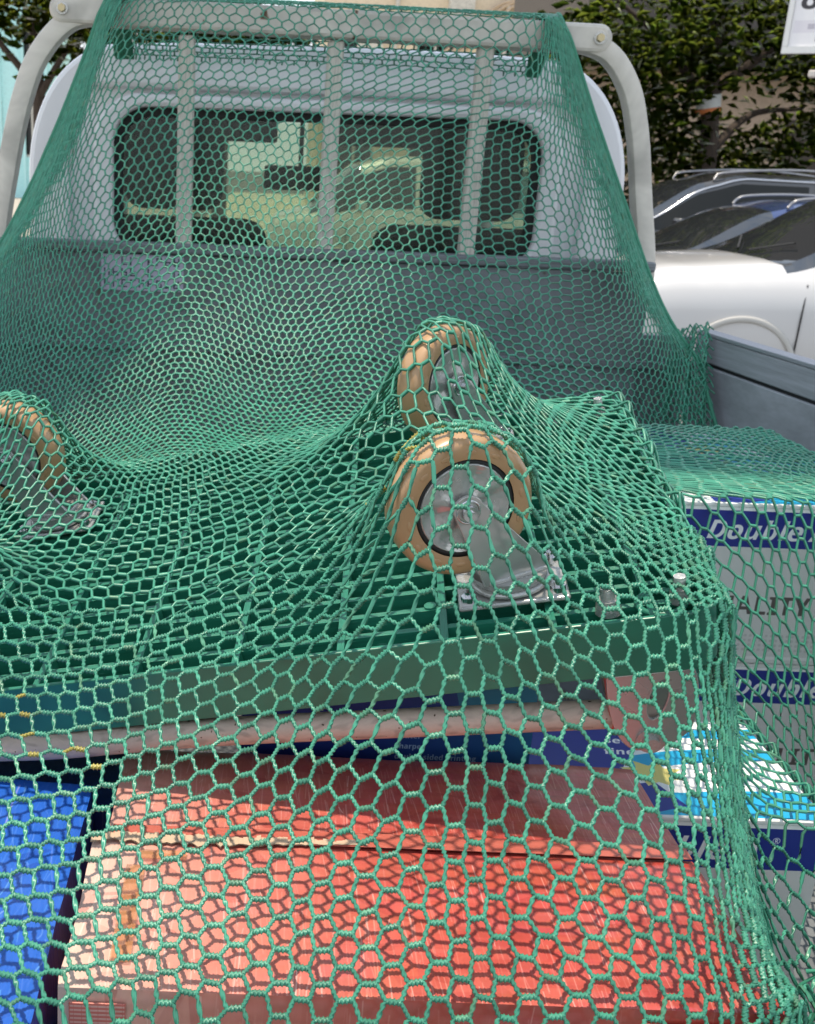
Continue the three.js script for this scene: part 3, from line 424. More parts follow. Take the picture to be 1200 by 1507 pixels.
// ------------------------------------------------------------------ cargo: paper boxes
function bandText(c, y, h, w, str = 'Double A', size = 0.72) { c.fillStyle = '#1c2a86'; c.fillRect(0, y, w, h); c.fillStyle = '#efeff0'; c.font = `italic bold ${Math.round(h * size)}px sans-serif`; c.textAlign = 'center'; c.textBaseline = 'middle'; c.save(); c.translate(w / 2, y + h * 0.54); c.fillText(str, 0, 0); c.restore(); }
function paperFront(dim) {
  return canvasTex(620, 480, (c, w, h) => {
    c.fillStyle = '#d6d3d0'; c.fillRect(0, 0, w, h); c.fillStyle = '#f3f3f2'; c.fillRect(0, 0, w, 10); bandText(c, 10, 108, w);
    c.font = '22px sans-serif'; c.fillText('®', w * 0.5 + 205, 42);
    c.fillStyle = '#c3bfbc'; for (let y = 392; y < 450; y += 15) for (let x = 8; x < w; x += 15) { c.beginPath(); c.arc(x, y, 4.6, 0, 7); c.fill(); }
    c.fillStyle = '#5c5250'; c.font = 'bold 78px sans-serif'; c.textAlign = 'center'; c.textBaseline = 'middle'; c.fillText('QUALITY', w / 2, 298); c.fillStyle = '#e9e6e4'; c.fillRect(0, h - 22, w, 10);
  });
}
const paperTop = canvasTex(620, 440, (c, w, h) => {
  c.fillStyle = '#e9ebec'; c.fillRect(0, 0, w, h);
  c.fillStyle = '#21a3d2'; c.beginPath(); c.moveTo(200, h); c.lineTo(w, h); c.lineTo(w, h - 110); c.quadraticCurveTo(420, h - 130, 200, h - 60); c.fill(); c.fillRect(300, h - 96, w, 96);
  c.beginPath(); c.moveTo(250, 190); c.quadraticCurveTo(420, 120, w, 130); c.lineTo(w, 180); c.quadraticCurveTo(430, 190, 260, 250); c.fill();
  c.beginPath(); c.moveTo(330, 20); c.quadraticCurveTo(450, 50, w, 20); c.lineTo(w, 70); c.quadraticCurveTo(460, 90, 340, 70); c.fill();
  c.fillStyle = '#27348f'; c.beginPath(); c.moveTo(0, 0); c.lineTo(260, 0); c.lineTo(300, 130); c.lineTo(230, 250); c.lineTo(0, 270); c.fill(); c.beginPath(); c.moveTo(170, 330); c.lineTo(290, 300); c.lineTo(330, 400); c.lineTo(230, h); c.lineTo(160, h); c.fill();
  c.fillStyle = '#d9cf7e'; c.beginPath(); for (let i = 0; i < 16; i++) { const r = i % 2 ? 78 : 46, a = i * Math.PI / 8; c.lineTo(300 + r * Math.cos(a), 262 + r * 0.8 * Math.sin(a)); } c.fill();
  c.fillStyle = '#f0f0f0'; c.font = 'italic bold 40px sans-serif'; c.fillText('see', 226, 120); c.fillText('fine', 210, 176);
});
const paperSide = canvasTex(440, 480, (c, w, h) => { c.fillStyle = '#dddbd8'; c.fillRect(0, 0, w, h); bandText(c, 10, 108, w); c.fillStyle = '#21a3d2'; c.fillRect(0, 330, w, 50); });
const paperBlue = canvasTex(620, 480, (c, w, h) => {
  c.fillStyle = '#1b2f7c'; c.fillRect(0, 0, w, h); const g = c.createLinearGradient(0, 0, w, 0); g.addColorStop(0.3, 'rgba(20,60,120,0)'); g.addColorStop(1, 'rgba(24,110,150,0.8)'); c.fillStyle = g; c.fillRect(0, 0, w, h);
  c.fillStyle = '#2a7f9a'; c.beginPath(); c.moveTo(430, 0); c.lineTo(w, 0); c.lineTo(w, 160); c.lineTo(470, 150); c.fill();
  c.fillStyle = '#9fb4cf'; c.font = 'bold 17px sans-serif'; c.fillText('whiter', 330, 190); c.fillText('sharper', 330, 216); c.fillText('double-sided printing', 330, 242);
});
const PM = { front: std({ map: paperFront(), roughness: 0.45 }), top: std({ map: paperTop, roughness: 0.4 }), side: std({ map: paperSide, roughness: 0.45 }), blue: std({ map: paperBlue, roughness: 0.45 }), plain: std({ color: lin(0.6, 0.58, 0.55), roughness: 0.7 }), edge: std({ color: lin(0.8, 0.8, 0.78), roughness: 0.6 }) };
function paperBox(label, [x0, z0], yTop, front = PM.front, turn = 0) {     // x0 left edge, z0 near face
  const w = 0.31, h = 0.24, d = 0.22;
  const t = thing('paper_box', label, 'box', [x0 + w / 2, yTop - h, z0 - d / 2], 'office paper boxes'); t.rotation.y = turn;
  mesh('carton', new THREE.BoxGeometry(w, h - 0.008, d).translate(0, (h - 0.008) / 2, 0), [PM.side, PM.side, PM.top, PM.plain, front, PM.front], t);
  for (const q of [1, -1]) mesh('lid_flap', box(-w / 2 - 0.0006, w / 2 + 0.0006, h - 0.0078, h - 0.002, q * (d / 2 - 0.004), q * (d / 2 + 0.0012), 0.0015), PM.edge, t);
  mesh('lid', box(-w / 2, w / 2, h - 0.0075, h - 0.003, -d / 2 + 0.0042, d / 2 - 0.0042), PM.top, t);
  return t;
}
paperBox('upper blue and white paper box on the right showing grey capital letters', [0.565, -1.43], 1.137);
paperBox('blue and white paper box behind the upper right one beside the side gate', [0.60, -1.655], 1.135);
paperBox('lower blue and white paper box on the right under the stacked one', [0.645, -1.435], 0.896);
paperBox('paper box with the cyan and white striped top beside the red cartons', [0.335, -1.022], 0.90);
paperBox('dark blue paper box in shade under the green cart', [0.005, -1.032], 1.075, PM.blue);
paperBox('pale paper box glimpsed behind the far edge of the green cart', [0.08, -1.46], 1.14);

// ------------------------------------------------------------------ the upturned green cart
const cart = thing('platform_cart', 'green plastic platform cart lying upside down with its wheels up under the net', 'cart', [0.408, 1.208, -0.854]);
cart.rotation.set(9.34 * Math.PI / 180, -5.99 * Math.PI / 180, 13.26 * Math.PI / 180, 'YXZ');
const CL = 0.92, CW = 0.508, WR = 0.067;
const casters = [];
{
  const flat = (s, d, b, y) => ext(s, d, b, 12).rotateX(-Math.PI / 2).translate(0, y, 0);     // shape x -> x, shape y -> -z
  const ring = roundRect(-CL, 0, 0, CW, 0.032); ring.holes.push(roundRect(-CL + 0.005, -0.005, 0.005, CW - 0.005, 0.028, THREE.Path));
  mesh('rim_wall', [flat(ring, 0.058, 0.0012, -0.058)], M.green, cart);
  mesh('deck', flat(roundRect(-CL + 0.0051, -0.0051, 0.0051, CW - 0.0051, 0.028), 0.006, 0, -0.057), M.green, cart);
  const rib = (x0, x1, z0, z1, y = -0.006) => box(x0, x1, -0.0505, y, z0, z1);
  const n = 15;
  for (let k = 1; k < n; k++) mesh('rib', rib(-CL + 0.006, -0.006, -CW * k / n - 0.0035, -CW * k / n + 0.0035, -0.0065), M.green, cart);
  for (const x of [0.055, 0.14, 0.235, 0.33, 0.43, 0.53, 0.63, 0.73, 0.83]) mesh('cross_rib', rib(-x - 0.0034, -x + 0.0034, -CW + 0.006, -0.006, -0.0045), M.green, cart);
  for (const [a, b] of [[[0.33, 0.10], [0.53, 0.28]], [[0.53, 0.10], [0.33, 0.28]], [[0.14, 0.24], [0.33, 0.40]], [[0.63, 0.12], [0.83, 0.3]], [[0.83, 0.12], [0.63, 0.3]]]) {
    const l = Math.hypot(a[0] - b[0], a[1] - b[1]); mesh('brace_rib', new THREE.BoxGeometry(l, 0.042, 0.0024).rotateY(Math.atan2(b[1] - a[1], -(b[0] - a[0]))).translate(-(a[0] + b[0]) / 2, -0.0285, -(a[1] + b[1]) / 2), M.green, cart);
  }
  const R = rng(4);
  for (let k = 0; k < 16; k++) mesh('moulded_boss', new THREE.CylinderGeometry(0.006, 0.006, 0.046, 12).translate(-0.08 - 0.75 * R(), -0.0275, -CW * (Math.floor(R() * 13) + 1) / n - 0.003), M.green, cart);
  for (const [x, z, s] of [[-0.09, -0.03, 1], [-0.028, -0.035, 0.85], [-0.028, -0.47, 0.8], [-0.085, -0.475, 0.8]]) {
    const b = mesh('bolt', new THREE.CylinderGeometry(0.0095 * s, 0.012 * s, 0.014, 14).translate(x, -0.001, z), M.zinc, cart);
    mesh('bolt_head', new THREE.CylinderGeometry(0.0065 * s, 0.0075 * s, 0.011, 6).translate(x, 0.0115, z), M.zinc, b);
  }
  mesh('corner_sleeve', [new THREE.TorusGeometry(0.02, 0.003, 8, 20).rotateX(Math.PI / 2).translate(-0.045, -0.006, -0.032), new THREE.CylinderGeometry(0.021, 0.021, 0.044, 20, 1, true).translate(-0.045, -0.028, -0.032)], M.green, cart);
  // castors
  const profile = [[0.0465, -0.016], [0.052, -0.0175], [0.060, -0.0172], [0.0645, -0.014], [0.0668, -0.008], [0.067, 0], [0.0668, 0.008], [0.0645, 0.014], [0.060, 0.0172], [0.052, 0.0175], [0.0465, 0.016]].map(([r, y]) => new THREE.Vector2(r, y));
  const hub = [[0.004, -0.0125], [0.02, -0.0135], [0.032, -0.011], [0.041, -0.0145], [0.0425, -0.0125], [0.0425, 0.0125], [0.041, 0.0145], [0.032, 0.011], [0.02, 0.0135], [0.004, 0.0125]].map(([r, y]) => new THREE.Vector2(r, y));
  const caster = (ax, az, hw, yaw, trail) => {
    const g = new THREE.Group(); g.name = numbered('caster'); g.position.set(-ax, 0, -az); g.rotation.y = yaw; cart.add(g);   // wheel axis along local z
    const rz = (q) => q.rotateX(Math.PI / 2).translate(0, hw, 0), nubs = [];
    for (let k = 0; k < 14; k++) { const a = k * Math.PI / 7; for (const d of [1, -1]) nubs.push(new THREE.SphereGeometry(0.0036, 8, 6).scale(1.4, 0.25, 0.7).rotateY(-a + Math.PI / 2).translate(Math.cos(a) * 0.0535, d * 0.0173, Math.sin(a) * 0.0535)); }
    mesh('tyre', [rz(new THREE.LatheGeometry(profile, 56)), ...nubs.map(rz)], M.tan, g);
    mesh('seal_ring', [rz(new THREE.LatheGeometry([[0.041, -0.0125], [0.0425, -0.0145], [0.0466, -0.0152], [0.0468, 0], [0.0466, 0.0152], [0.0425, 0.0145], [0.041, 0.0125]].map(([r, y]) => new THREE.Vector2(r, y)), 44))], M.rubber, g);
    const h = new THREE.LatheGeometry(hub, 44), hp = h.attributes.position; for (let i = 0; i < hp.count; i++) { const a = Math.atan2(hp.getZ(i), hp.getX(i)), r = Math.hypot(hp.getX(i), hp.getZ(i)), s = Math.sign(hp.getY(i)); if (r > 0.018 && r < 0.036) hp.setY(i, hp.getY(i) - s * 0.0028 * (0.5 + 0.5 * Math.cos(a * 6))); hp.setY(i, hp.getY(i) + s * 0.0022); } h.computeVertexNormals();
    mesh('wheel_hub', [rz(h)], M.zinc, g);
    for (const d of [1, -1]) {
      const s = new THREE.Shape(), bx = trail, by = 0.021; s.absarc(0, hw, 0.015, 0.25, Math.PI - 0.3, false); s.lineTo(bx - 0.034, by); s.lineTo(bx + 0.034, by); s.closePath();
      const f = mesh('fork', ext(s, 0.0035, 0.0008, 12).translate(0, 0, d > 0 ? 0.0195 : -0.023), M.zinc, g);
      mesh('axle_nut', [new THREE.CylinderGeometry(0.0072, 0.0078, 0.007, 20).rotateX(Math.PI / 2).translate(0, hw, d * 0.0262), new THREE.TorusGeometry(0.0105, 0.0012, 6, 24).translate(0, hw, d * 0.0232), new THREE.CylinderGeometry(0.0035, 0.0035, 0.003, 14).rotateX(Math.PI / 2).translate(0, hw, d * 0.031)], M.chrome, f);
    }
    mesh('swivel_head', [new THREE.CylinderGeometry(0.036, 0.032, 0.013, 36).translate(trail, 0.0145, 0), new THREE.TorusGeometry(0.0345, 0.003, 8, 36).rotateX(Math.PI / 2).translate(trail, 0.0095, 0), new RoundedBoxGeometry(0.06, 0.005, 0.05, 2, 0.002).translate(trail, 0.0225, 0)], M.zinc, g);
    const bp = mesh('base_plate', new RoundedBoxGeometry(0.100, 0.005, 0.078, 2, 0.0024).rotateY(-yaw).translate(trail, 0.003, 0), M.zinc, g);
    const c = Math.cos(-yaw), sn = Math.sin(-yaw);
    for (const [x, z] of [[0.040, 0.028], [-0.040, 0.028], [0.040, -0.028], [-0.040, -0.028]]) mesh('mounting_bolt', [new THREE.CylinderGeometry(0.007, 0.0075, 0.006, 6).translate(trail + x * c + z * sn, 0.0085, -x * sn + z * c), new THREE.CylinderGeometry(0.0032, 0.0032, 0.01, 10).translate(trail + x * c + z * sn, 0.011, -x * sn + z * c)], M.chrome, g);
    casters.push(g);
  };
  caster(0.207, 0.067, 0.101, 0.36, 0.040);
  caster(0.207, 0.377, 0.101, 0.85, 0.036);
  caster(0.739, 0.377, 0.101, -0.25, 0.036);
  caster(0.739, 0.067, 0.101, 0.1, -0.03);
  // folded handle under the deck, given in world coordinates
  cart.updateMatrixWorld(true); const inv = cart.matrixWorld.clone().invert(), loc = (x, y, z) => V(x, y, z).applyMatrix4(inv);
  mesh('handle_tube', tube([loc(0.386, 1.086, -0.90), loc(0.206, 1.062, -0.913), loc(-0.021, 1.028, -0.935), loc(-0.21, 0.992, -0.955), loc(-0.34, 0.985, -0.97), loc(-0.40, 1.0, -1.04), loc(-0.41, 1.03, -1.14)], 0.0138, 90, 18), std({ map: withMap(0, chipped(0.76, 0.68, 0.62, 0.05, 0.24, 0.14, 0.08, 3), 5, 1), roughness: 0.55 }), cart);
  const bs = new THREE.Shape(); bs.moveTo(-0.025, 0); bs.lineTo(0.05, 0); bs.quadraticCurveTo(0.058, -0.03, 0.045, -0.066); bs.quadraticCurveTo(0.025, -0.09, -0.004, -0.085); bs.quadraticCurveTo(-0.028, -0.075, -0.025, 0);
  const ho = new THREE.Path(); ho.absellipse(0.018, -0.03, 0.0075, 0.022, 0, Math.PI * 2, false, -0.3); bs.holes.push(ho);
  const bk = mesh('handle_bracket', ext(bs, 0.004, 0.001, 14).translate(-0.075, -0.0585, -0.006), M.zinc, cart);
  mesh('handle_bracket', ext(bs, 0.004, 0.001, 14).translate(-0.075, -0.0585, -0.046), M.zinc, cart);
  mesh('pivot_bolt', [new THREE.CylinderGeometry(0.0075, 0.0075, 0.012, 16).rotateX(Math.PI / 2).translate(-0.066, -0.132, 0.002), new THREE.CylinderGeometry(0.013, 0.013, 0.003, 20).rotateX(Math.PI / 2).translate(-0.066, -0.132, -0.0005)], M.zinc, bk);
  mesh('pivot_rod', [new THREE.CylinderGeometry(0.006, 0.006, 0.05, 12).rotateX(Math.PI / 2).translate(-0.066, -0.132, -0.024), cylBetween(V(-0.095, -0.06, -0.01), V(-0.092, -0.125, -0.012), 0.0065)], std({ color: lin(0.5, 0.09, 0.07), roughness: 0.4 }), cart);  // red reflection on the metal painted in as the rod colour
}

// ------------------------------------------------------------------ the cargo net
{
  scene.updateMatrixWorld(true);
  const inv = cart.matrixWorld.clone().invert(), nrm = V(0, 1, 0).transformDirection(cart.matrixWorld), P0 = cart.position;
  const wheels = casters.map((c, i) => { const m = c.matrixWorld; return { c: V(0, 0.101, 0).applyMatrix4(m), a: V(0, 0, 1).transformDirection(m) }; });
  const boxes = [[-0.127, 0.418, 0.651, 0.843, 0.972], [-0.117, 0.414, 0.846, 1.003, 0.972], [-0.73, -0.14, 0.535, 0.955, 0.957], [0.565, 0.875, 1.43, 1.65, 1.139], [0.60, 0.91, 1.655, 1.875, 1.137], [0.335, 0.645, 1.022, 1.242, 0.902], [0.08, 0.39, 1.46, 1.68, 1.142], [0.90, 1.1, 1.5, 1.85, 1.0], [0.645, 0.955, 1.435, 1.655, 0.9], [-0.42, -0.12, 1.68, 1.92, 1.022]];
  const p = V(0, 0, 0);
  function obstacle(x, d) {
    let y = x > 0.43 ? 0.67 : 0.65;
    for (const b of boxes) if (x > b[0] - 0.012 && x < b[1] + 0.012 && d > b[2] - 0.012 && d < b[3] + 0.012) y = Math.max(y, b[4]);
    const yp = P0.y - (nrm.x * (x - P0.x) + nrm.z * (-d - P0.z)) / nrm.y; p.set(x, yp, -d).applyMatrix4(inv);
    if (p.x > -CL - 0.01 && p.x < 0.01 && p.z > -CW - 0.01 && p.z < 0.01) y = Math.max(y, yp + 0.004);
    for (const w of wheels) { const dx = x - w.c.x, dz = -d - w.c.z, l = Math.hypot(w.a.x, w.a.z), ax = w.a.x / l, az = w.a.z / l, along = dx * ax + dz * az, u = dx * az - dz * ax; if (Math.abs(along) < 0.026 && Math.abs(u) < WR) y = Math.max(y, w.c.y + Math.sqrt(WR * WR - u * u)); }
    if (x > 0.985 && d > 2.38) y = Math.max(y, 1.237);
    return y + 0.005;
  }
  // height of the slack net over everything it covers
  const GX0 = -1.2, GX1 = 1.1, GD0 = 0.5, GD1 = 2.468, st = 0.0125, nx = Math.round((GX1 - GX0) / st) + 1, nd = Math.round((GD1 - GD0) / st) + 1;
  const top = (x) => { const k = [[-1.2, 1.16], [-0.72, 1.2], [-0.57, 1.40], [-0.325, 1.862], [0.1, 1.862], [0.612, 1.856], [0.9, 1.375], [0.985, 1.245], [1.1, 1.24]]; let i = 0; while (i < k.length - 2 && k[i + 1][0] < x) i++; return lerp(k[i][1], k[i + 1][1], clamp((x - k[i][0]) / (k[i + 1][0] - k[i][0]), 0, 1)); };
  const H = new Float64Array(nx * nd), O = new Float64Array(nx * nd);
  for (let j = 0; j < nd; j++) for (let i = 0; i < nx; i++) { const k = j * nx + i, x = GX0 + i * st, d = GD0 + j * st; O[k] = obstacle(x, d); H[k] = Math.max(O[k], j === nd - 1 ? top(x) : 1.0); }
  for (let it = 0; it < 900; it++) for (let j = 0; j < nd - 1; j++) for (let i = 0; i < nx; i++) {
    const k = j * nx + i, l = i ? k - 1 : k + 1, r = i < nx - 1 ? k + 1 : k - 1, b = k + nx, f = j ? k - nx : k;
    const x = GX0 + i * st, d = GD0 + j * st, kap = x > 0.45 ? (d < 1.9 ? 20 : x > 0.8 ? 9 : 4) : d > 1.45 ? 1.9 : d > 1.0 ? 3.2 : d < 0.62 ? 6 : 0.15;
    const v = (d < 1.0 && x < 0.44 ? (H[l] + H[r]) * 0.1 + (H[b] + (j ? H[f] : 0.7)) * 0.4 : (H[l] + H[r] + H[b] + (j ? H[f] : 0.7)) / 4) - kap * st * st / 4;
    H[k] = Math.max(O[k], H[k] + 1.8 * (v - H[k]));
  }
  const h = (x, d) => { const u = clamp((x - GX0) / st, 0, nx - 1.001), v = clamp((d - GD0) / st, 0, nd - 1.001), i = u | 0, j = v | 0, a = u - i, b = v - j, k = j * nx + i; return (H[k] * (1 - a) + H[k + 1] * a) * (1 - b) + (H[k + nx] * (1 - a) + H[k + nx + 1] * a) * b; };
  // how the columns of the mesh spread and bunch between the guard frame and the tail
  const CK = [-60, -20, -8, 0, 6, 12, 20, 34, 46, 60];
  const KEY = [
    [0.50, [-1.9, -0.67, -0.275, -0.012, 0.186, 0.378, 0.457, 0.88, 0.99, 1.03]],
    [0.80, [-1.9, -0.665, -0.272, -0.010, 0.186, 0.374, 0.452, 0.87, 0.985, 1.02]],
    [1.00, [-1.8, -0.62, -0.255, -0.012, 0.172, 0.342, 0.442, 0.86, 0.98, 1.01]],
    [1.20, [-1.4, -0.47, -0.208, -0.018, 0.130, 0.265, 0.412, 0.82, 0.96, 1.01]],
    [1.35, [-1.0, -0.35, -0.178, -0.045, 0.065, 0.175, 0.340, 0.80, 0.96, 1.01]],
    [1.43, [-0.92, -0.33, -0.172, -0.055, 0.04, 0.14, 0.30, 0.76, 0.95, 1.01]],
    [1.60, [-0.80, -0.30, -0.162, -0.068, 0.005, 0.078, 0.20, 0.58, 0.85, 1.0]],
    [1.90, [-0.72, -0.32, -0.168, -0.066, 0.012, 0.090, 0.21, 0.50, 0.78, 1.0]],
    [2.20, [-0.69, -0.37, -0.185, -0.050, 0.050, 0.155, 0.305, 0.59, 0.80, 1.0]],
    [2.35, [-0.62, -0.385, -0.17, 0.00, 0.13, 0.265, 0.45, 0.70, 0.85, 0.97]],
    [2.42, [-0.46, -0.35, -0.145, 0.055, 0.21, 0.365, 0.56, 0.66, 0.75, 0.83]],
    [2.468, [-0.325, -0.288, -0.135, 0.07, 0.225, 0.38, 0.583, 0.597, 0.604, 0.612]],
  ];
  function pchip(X, Y) {
    const n = X.length, dl = [], m = []; for (let i = 0; i < n - 1; i++) dl.push((Y[i + 1] - Y[i]) / (X[i + 1] - X[i]));
    m[0] = dl[0]; m[n - 1] = dl[n - 2]; for (let i = 1; i < n - 1; i++) m[i] = dl[i - 1] * dl[i] <= 0 ? 0 : 2 * dl[i - 1] * dl[i] / (dl[i - 1] + dl[i]);
    return (x) => { let i = 0; while (i < n - 2 && X[i + 1] < x) i++; const w = X[i + 1] - X[i], t = clamp((x - X[i]) / w, 0, 1), t2 = t * t, t3 = t2 * t; return Y[i] * (2 * t3 - 3 * t2 + 1) + m[i] * w * (t3 - 2 * t2 + t) + Y[i + 1] * (3 * t2 - 2 * t3) + m[i + 1] * w * (t3 - t2); };
  }
  const KD = KEY.map((k) => k[0]), rowF = KEY.map((k) => pchip(CK, k[1]));
  const C0 = -60, C1 = 60, K = (C1 - C0) * 2 + 1;
  const colX = []; for (let k = 0; k < K; k++) colX.push(pchip(KD, rowF.map((f) => f(C0 + k / 2))));
  const back = 0.14;                                      // the part that hangs over the bar behind
  const ptAt = (k, q) => {                                // q: distance along d, 0 at the far hem
    const d = GD1 + back - q;
    if (d > GD1) { const x = colX[k](GD1), yb = top(x), e = d - GD1; return [x, e < 0.075 ? yb + 0.012 * Math.sin(Math.PI * e / 0.075) : yb - (e - 0.075) * 1.5, -d]; }
    const x0 = colX[k](d), x = x0 + sstep(2.46, 2.2, d) * 0.010 * nz(x0 * 9 + 3, d * 9, 6); return [x, h(x, d) + 0.0015 * nz(x * 30, d * 30, 2), -d];
  };
  const QE = GD1 + back - 0.52, dq = 0.004, nQ = Math.floor(QE / dq);
  // every column carries the same number of rows, so the mesh does not shear from hem to hem
  const steps = [];
  for (let k = 0; k < K; k++) {
    const row = [0]; let acc = 0, o = ptAt(k, 0);
    for (let s = 1; s <= nQ; s++) {
      const b = ptAt(k, s * dq), d = -b[2], l = Math.hypot(b[0] - o[0], b[1] - o[1], b[2] - o[2]); o = b;
      const w = clamp(k > 0 && k < K - 1 ? colX[k + 1](Math.min(d, GD1)) - colX[k - 1](Math.min(d, GD1)) : 0.02, 0.004, 0.037), half = lerp(lerp(0.0126, 0.0152, sstep(1.0, 1.5, d)), 0.0195, sstep(2.0, 2.4, d)) * (d > GD1 ? 0.6 : 1) * (w < 0.008 ? 1.15 : 1);
      acc += l / half; row.push(acc);
    }
    steps.push(row);
  }
  const ends = steps.map((r) => r[nQ]).slice(80, 160).sort((p, q) => p - q), J = Math.round(ends[ends.length >> 1]);
  const T = steps.map((r) => { const out = [], f = J / r[nQ]; let s = 0; for (let j = 0; j <= J; j++) { while (s < nQ - 1 && r[s + 1] * f < j) s++; out.push((s + clamp((j - r[s] * f) / Math.max(1e-9, (r[s + 1] - r[s]) * f), 0, 1)) * dq); } return out; });
  const maxJ = J;
  for (let pass = 0; pass < 8; pass++) { const S = T.map((r) => r.slice()); for (let k = 0; k < K; k++) for (let j = 0; j < T[k].length; j++) { let a = 0, n = 0; for (let e = -3; e <= 3; e++) { const r = S[k + e]; if (r) { a += r[j]; n++; } } T[k][j] = a / n; } }
  const RJ = rng(77), node = new Map(), key = (k, j) => k * 1000 + j;
  for (let k = 0; k < K; k++) for (let j = 0; j < T[k].length; j++) { if ((k + j) % 2) continue; const q = T[k][j]; if (q > QE) continue; const c = ptAt(k, q); if (c[0] < -0.8) continue; node.set(key(k, j), { p: V(...c), k, j, d: -c[2] }); }
  // ports: where the four legs leave each join
  for (const n of node.values()) {
    const q = T[n.k][n.j], kk = clamp(n.k, 1, K - 2), a = ptAt(kk - 1, q), b = ptAt(kk + 1, q), u = ptAt(n.k, Math.max(0, q - 0.006)), v = ptAt(n.k, q + 0.006);
    const across = V(b[0] - a[0], b[1] - a[1], b[2] - a[2]), w = across.length(), along = V(v[0] - u[0], v[1] - u[1], v[2] - u[2]).normalize(); across.normalize();
    const jit = 0.0009; n.p.x += (RJ() - 0.5) * jit * 2; n.p.z += (RJ() - 0.5) * jit * 2; n.p.y += RJ() * jit;
    const flat = n.d < 1.45 && w > 0.013; const L = flat ? Math.min(0.0044, w * 0.155) : 0.0052;
    const dir = flat ? across.multiplyScalar(L).addScaledVector(along, (RJ() - 0.5) * 0.0016) : along.multiplyScalar(L).addScaledVector(across, (RJ() - 0.5) * 0.0016);
    n.a = n.p.clone().sub(dir); n.b = n.p.clone().add(dir); n.dir = dir; n.flat = flat;
  }
  const pos = [], nor = [], col = [], idx = [];
  const yellow = (q) => { const m = nz(q.x * 5.3 + 7, q.y * 5, q.z * 5.3); return q.z > -1.45 && m > 0.56 && RJ() < 0.3; };
  function strand(pts, r, sides, twist, c) {
    const base = pos.length / 3, n = pts.length, t = V(0, 0, 0), s = V(0, 0, 0), b = V(0, 0, 0); let len = 0;
    for (let i = 0; i < n; i++) {
      t.subVectors(pts[Math.min(i + 1, n - 1)], pts[Math.max(i - 1, 0)]).normalize(); if (i) len += pts[i].distanceTo(pts[i - 1]);
      s.crossVectors(t, Math.abs(t.y) > 0.9 ? V(1, 0, 0) : V(0, 1, 0)).normalize(); b.crossVectors(s, t);
      for (let e = 0; e < sides; e++) {
        const a = e / sides * Math.PI * 2, lob = twist ? 1 + 0.40 * Math.cos(2 * (a - len * twist)) : 1, rr = r * lob, ca = Math.cos(a), sa = Math.sin(a);
        pos.push(pts[i].x + rr * (s.x * ca + b.x * sa), pts[i].y + rr * (s.y * ca + b.y * sa), pts[i].z + rr * (s.z * ca + b.z * sa));
        const tw = twist ? 0.7 * Math.sin(2 * (a - len * twist)) : 0, ka = Math.cos(a + tw), kb = Math.sin(a + tw); nor.push(s.x * ka + b.x * kb, s.y * ka + b.y * kb, s.z * ka + b.z * kb);
        col.push(c[0], c[1], c[2]);
      }
    }
    for (let i = 0; i < n - 1; i++) for (let e = 0; e < sides; e++) { const a = base + i * sides + e, d = base + i * sides + (e + 1) % sides; idx.push(a, a + sides, d, d, a + sides, d + sides); }
  }
  const G = [0.044, 0.235, 0.152], tint = (q) => { const f = 0.74 + 0.5 * RJ() + 0.15 * nz(q.x * 8, q.z * 8, 4), y = RJ() < 0.12 ? 0.035 * RJ() : 0; return yellow(q) ? [0.30 * f, 0.26 * f, 0.05 * f] : [G[0] * f + y, G[1] * f, G[2] * f - y * 0.4]; };
  const R0 = 0.0016;
  for (const n of node.values()) {
    const lod = n.d < 1.0 ? 0 : n.d < 1.35 ? 1 : 2, sides = [n.d < 0.8 ? 8 : 6, 4, 4][lod];
    { const m = lod === 0 ? 8 : 2, q = []; for (let i = 0; i <= m; i++) q.push(n.a.clone().lerp(n.b, i / m)); strand(q, R0 * (n.d > 2.2 ? 1.2 : 1.42), sides, lod === 0 ? 1000 : 0, tint(n.p)); }
    for (const dk of [-1, 1]) {
      const o = node.get(key(n.k + dk, n.j + 1)); if (!o) continue;
      const s = n.flat ? (dk < 0 ? n.a : n.b) : n.b, e = o.flat ? (dk < 0 ? o.b : o.a) : o.a;
      const L = s.distanceTo(e); if (L > 0.075) continue;
      const t0 = n.flat ? n.dir.clone().normalize().multiplyScalar(dk) : n.dir.clone().normalize(), t1 = o.flat ? o.dir.clone().normalize().multiplyScalar(dk) : o.dir.clone().normalize();
      const c1 = s.clone().addScaledVector(t0, L * 0.2), c2 = e.clone().addScaledVector(t1, -L * 0.2); c1.y += 0.0006; c2.y += (RJ() - 0.3) * 0.001;
      const m = [11, 4, 2][lod], q = []; for (let i = 0; i <= m; i++) { const f = i / m, g = 1 - f; q.push(V(0, 0, 0).addScaledVector(s, g * g * g).addScaledVector(c1, 3 * g * g * f).addScaledVector(c2, 3 * g * f * f).addScaledVector(e, f * f * f)); }
      strand(q, R0 * (n.d > 2.2 ? 0.95 : n.d > 1.35 ? lerp(1.12, 1.5, sstep(1.35, 1.6, n.d) * sstep(2.25, 2.05, n.d)) : 1), sides, lod === 0 ? 1000 : 0, tint(n.p));
    }
  }
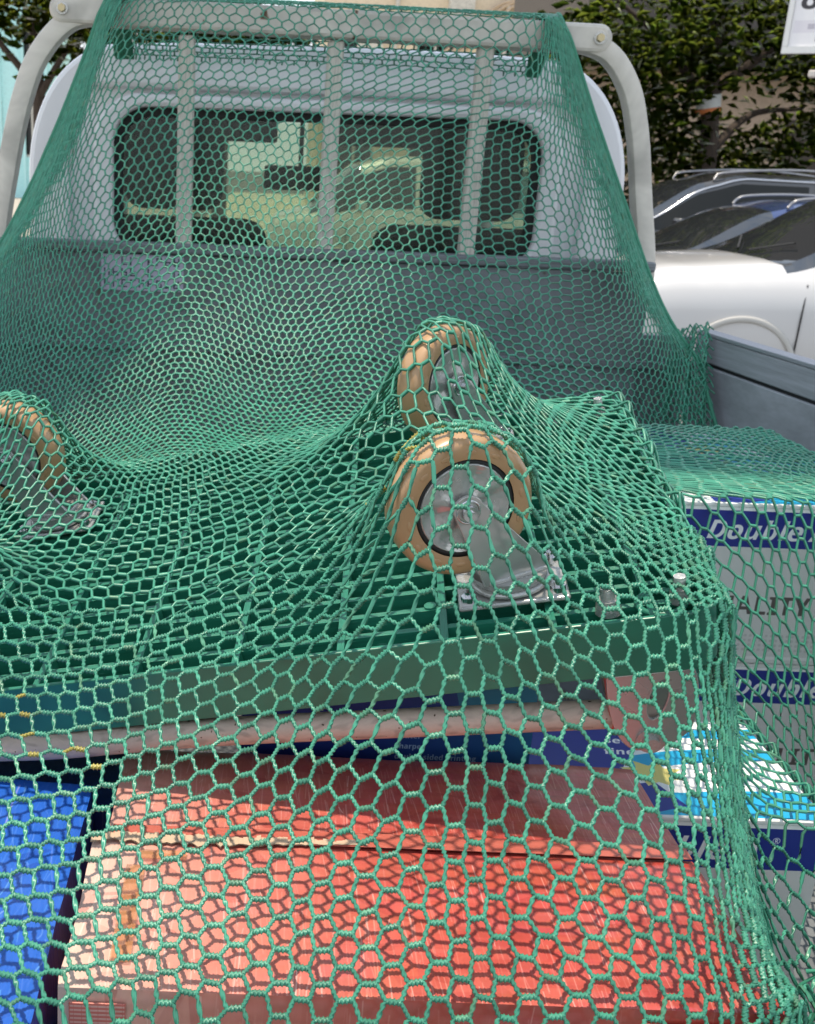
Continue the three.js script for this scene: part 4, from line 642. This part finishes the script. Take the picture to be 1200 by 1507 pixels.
  // crumpled slack lying in the corner on the right of the red cartons
  {
    const N = 26, at2 = (i, j) => { const u = i / N, v = j / N; return V(0.50 + 0.24 * u + 0.05 * nz(u * 5, v * 5, 1) + 0.03 * nz(u * 13, v * 13, 5), 0.675 + 0.11 * Math.abs(nz(u * 4 + 3, v * 4, 2)) * 2 + 0.04 * nz(u * 12, v * 12, 8) + 0.09 * (1 - v) * u, -0.60 - 0.33 * v + 0.05 * nz(u * 5, v * 5, 9) + 0.03 * nz(u * 13, v * 13, 15)); };
    for (let i = 0; i < N; i++) for (let j = 0; j < N; j++) { if ((i + j) % 2) continue; for (const d of [-1, 1]) for (const e of [-1, 1]) { const a = at2(i, j), b = at2(i + d * 0.8, j + e * 0.8), m = a.clone().lerp(b, 0.5); m.y += 0.002; strand([a, m, b], R0 * 1.1, 5, 500, tint(a)); } }
  }
  // the gathered hem that hangs down inside the corner of the bed
  {
    const NI = 26, NJ = 22, at2 = (i, j) => { const u = i / NI, v = j / NJ, f = 0.018 * Math.sin(u * 19) * (0.35 + v) + 0.012 * nz(u * 9, v * 4, 3); return V(lerp(lerp(0.925, 1.0, u), lerp(0.86, 0.99, u), v) + 0.006 * nz(u * 7, v * 9, 1), lerp(1.262 - 0.02 * (1 - u), 1.06, v) + 0.012 * nz(u * 6, v * 6, 5), -lerp(2.40, 2.28, v) + f); };
    for (let i = 0; i < NI; i++) for (let j = 0; j < NJ; j++) { if ((i + j) % 2) continue; for (const d of [-1, 1]) { const a = at2(i, j), b = at2(i + d, j + 1), m = a.clone().lerp(b, 0.5); strand([a, m, b], R0 * 1.1, 4, 0, tint(a)); } }
  }
  const g = new THREE.BufferGeometry();
  g.setAttribute('position', new THREE.Float32BufferAttribute(pos, 3)); g.setAttribute('normal', new THREE.Float32BufferAttribute(nor, 3)); g.setAttribute('color', new THREE.Float32BufferAttribute(col, 3)); g.setIndex(idx);
  const net = thing('cargo_net', 'green knotless cargo net stretched from the guard frame over the cart and boxes', 'net');
  const netMat = phy({ vertexColors: true, roughness: 0.36, sheen: 0.3, sheenRoughness: 0.5, sheenColor: lin(0.3, 0.7, 0.5) });
  const nm = mesh('netting', g, netMat, net); nm.userData.kind = 'stuff';
  for (const k of [0, K - 1]) { const q = []; for (let j = 0; j < T[k].length; j++) { const c = ptAt(k, T[k][j]); if (c[0] < -0.8 || c[0] > 1.02) break; q.push(V(c[0], c[1] + 0.002, c[2])); } if (q.length > 3) mesh('edge_rope', tube(q, 0.0042, q.length * 3, 7), std({ color: lin(0.03, 0.2, 0.12), roughness: 0.6 }), net); }
  console.log('net nodes', node.size, 'tris', idx.length / 3, 'rows', maxJ);
}

renderer.render(scene, camera);
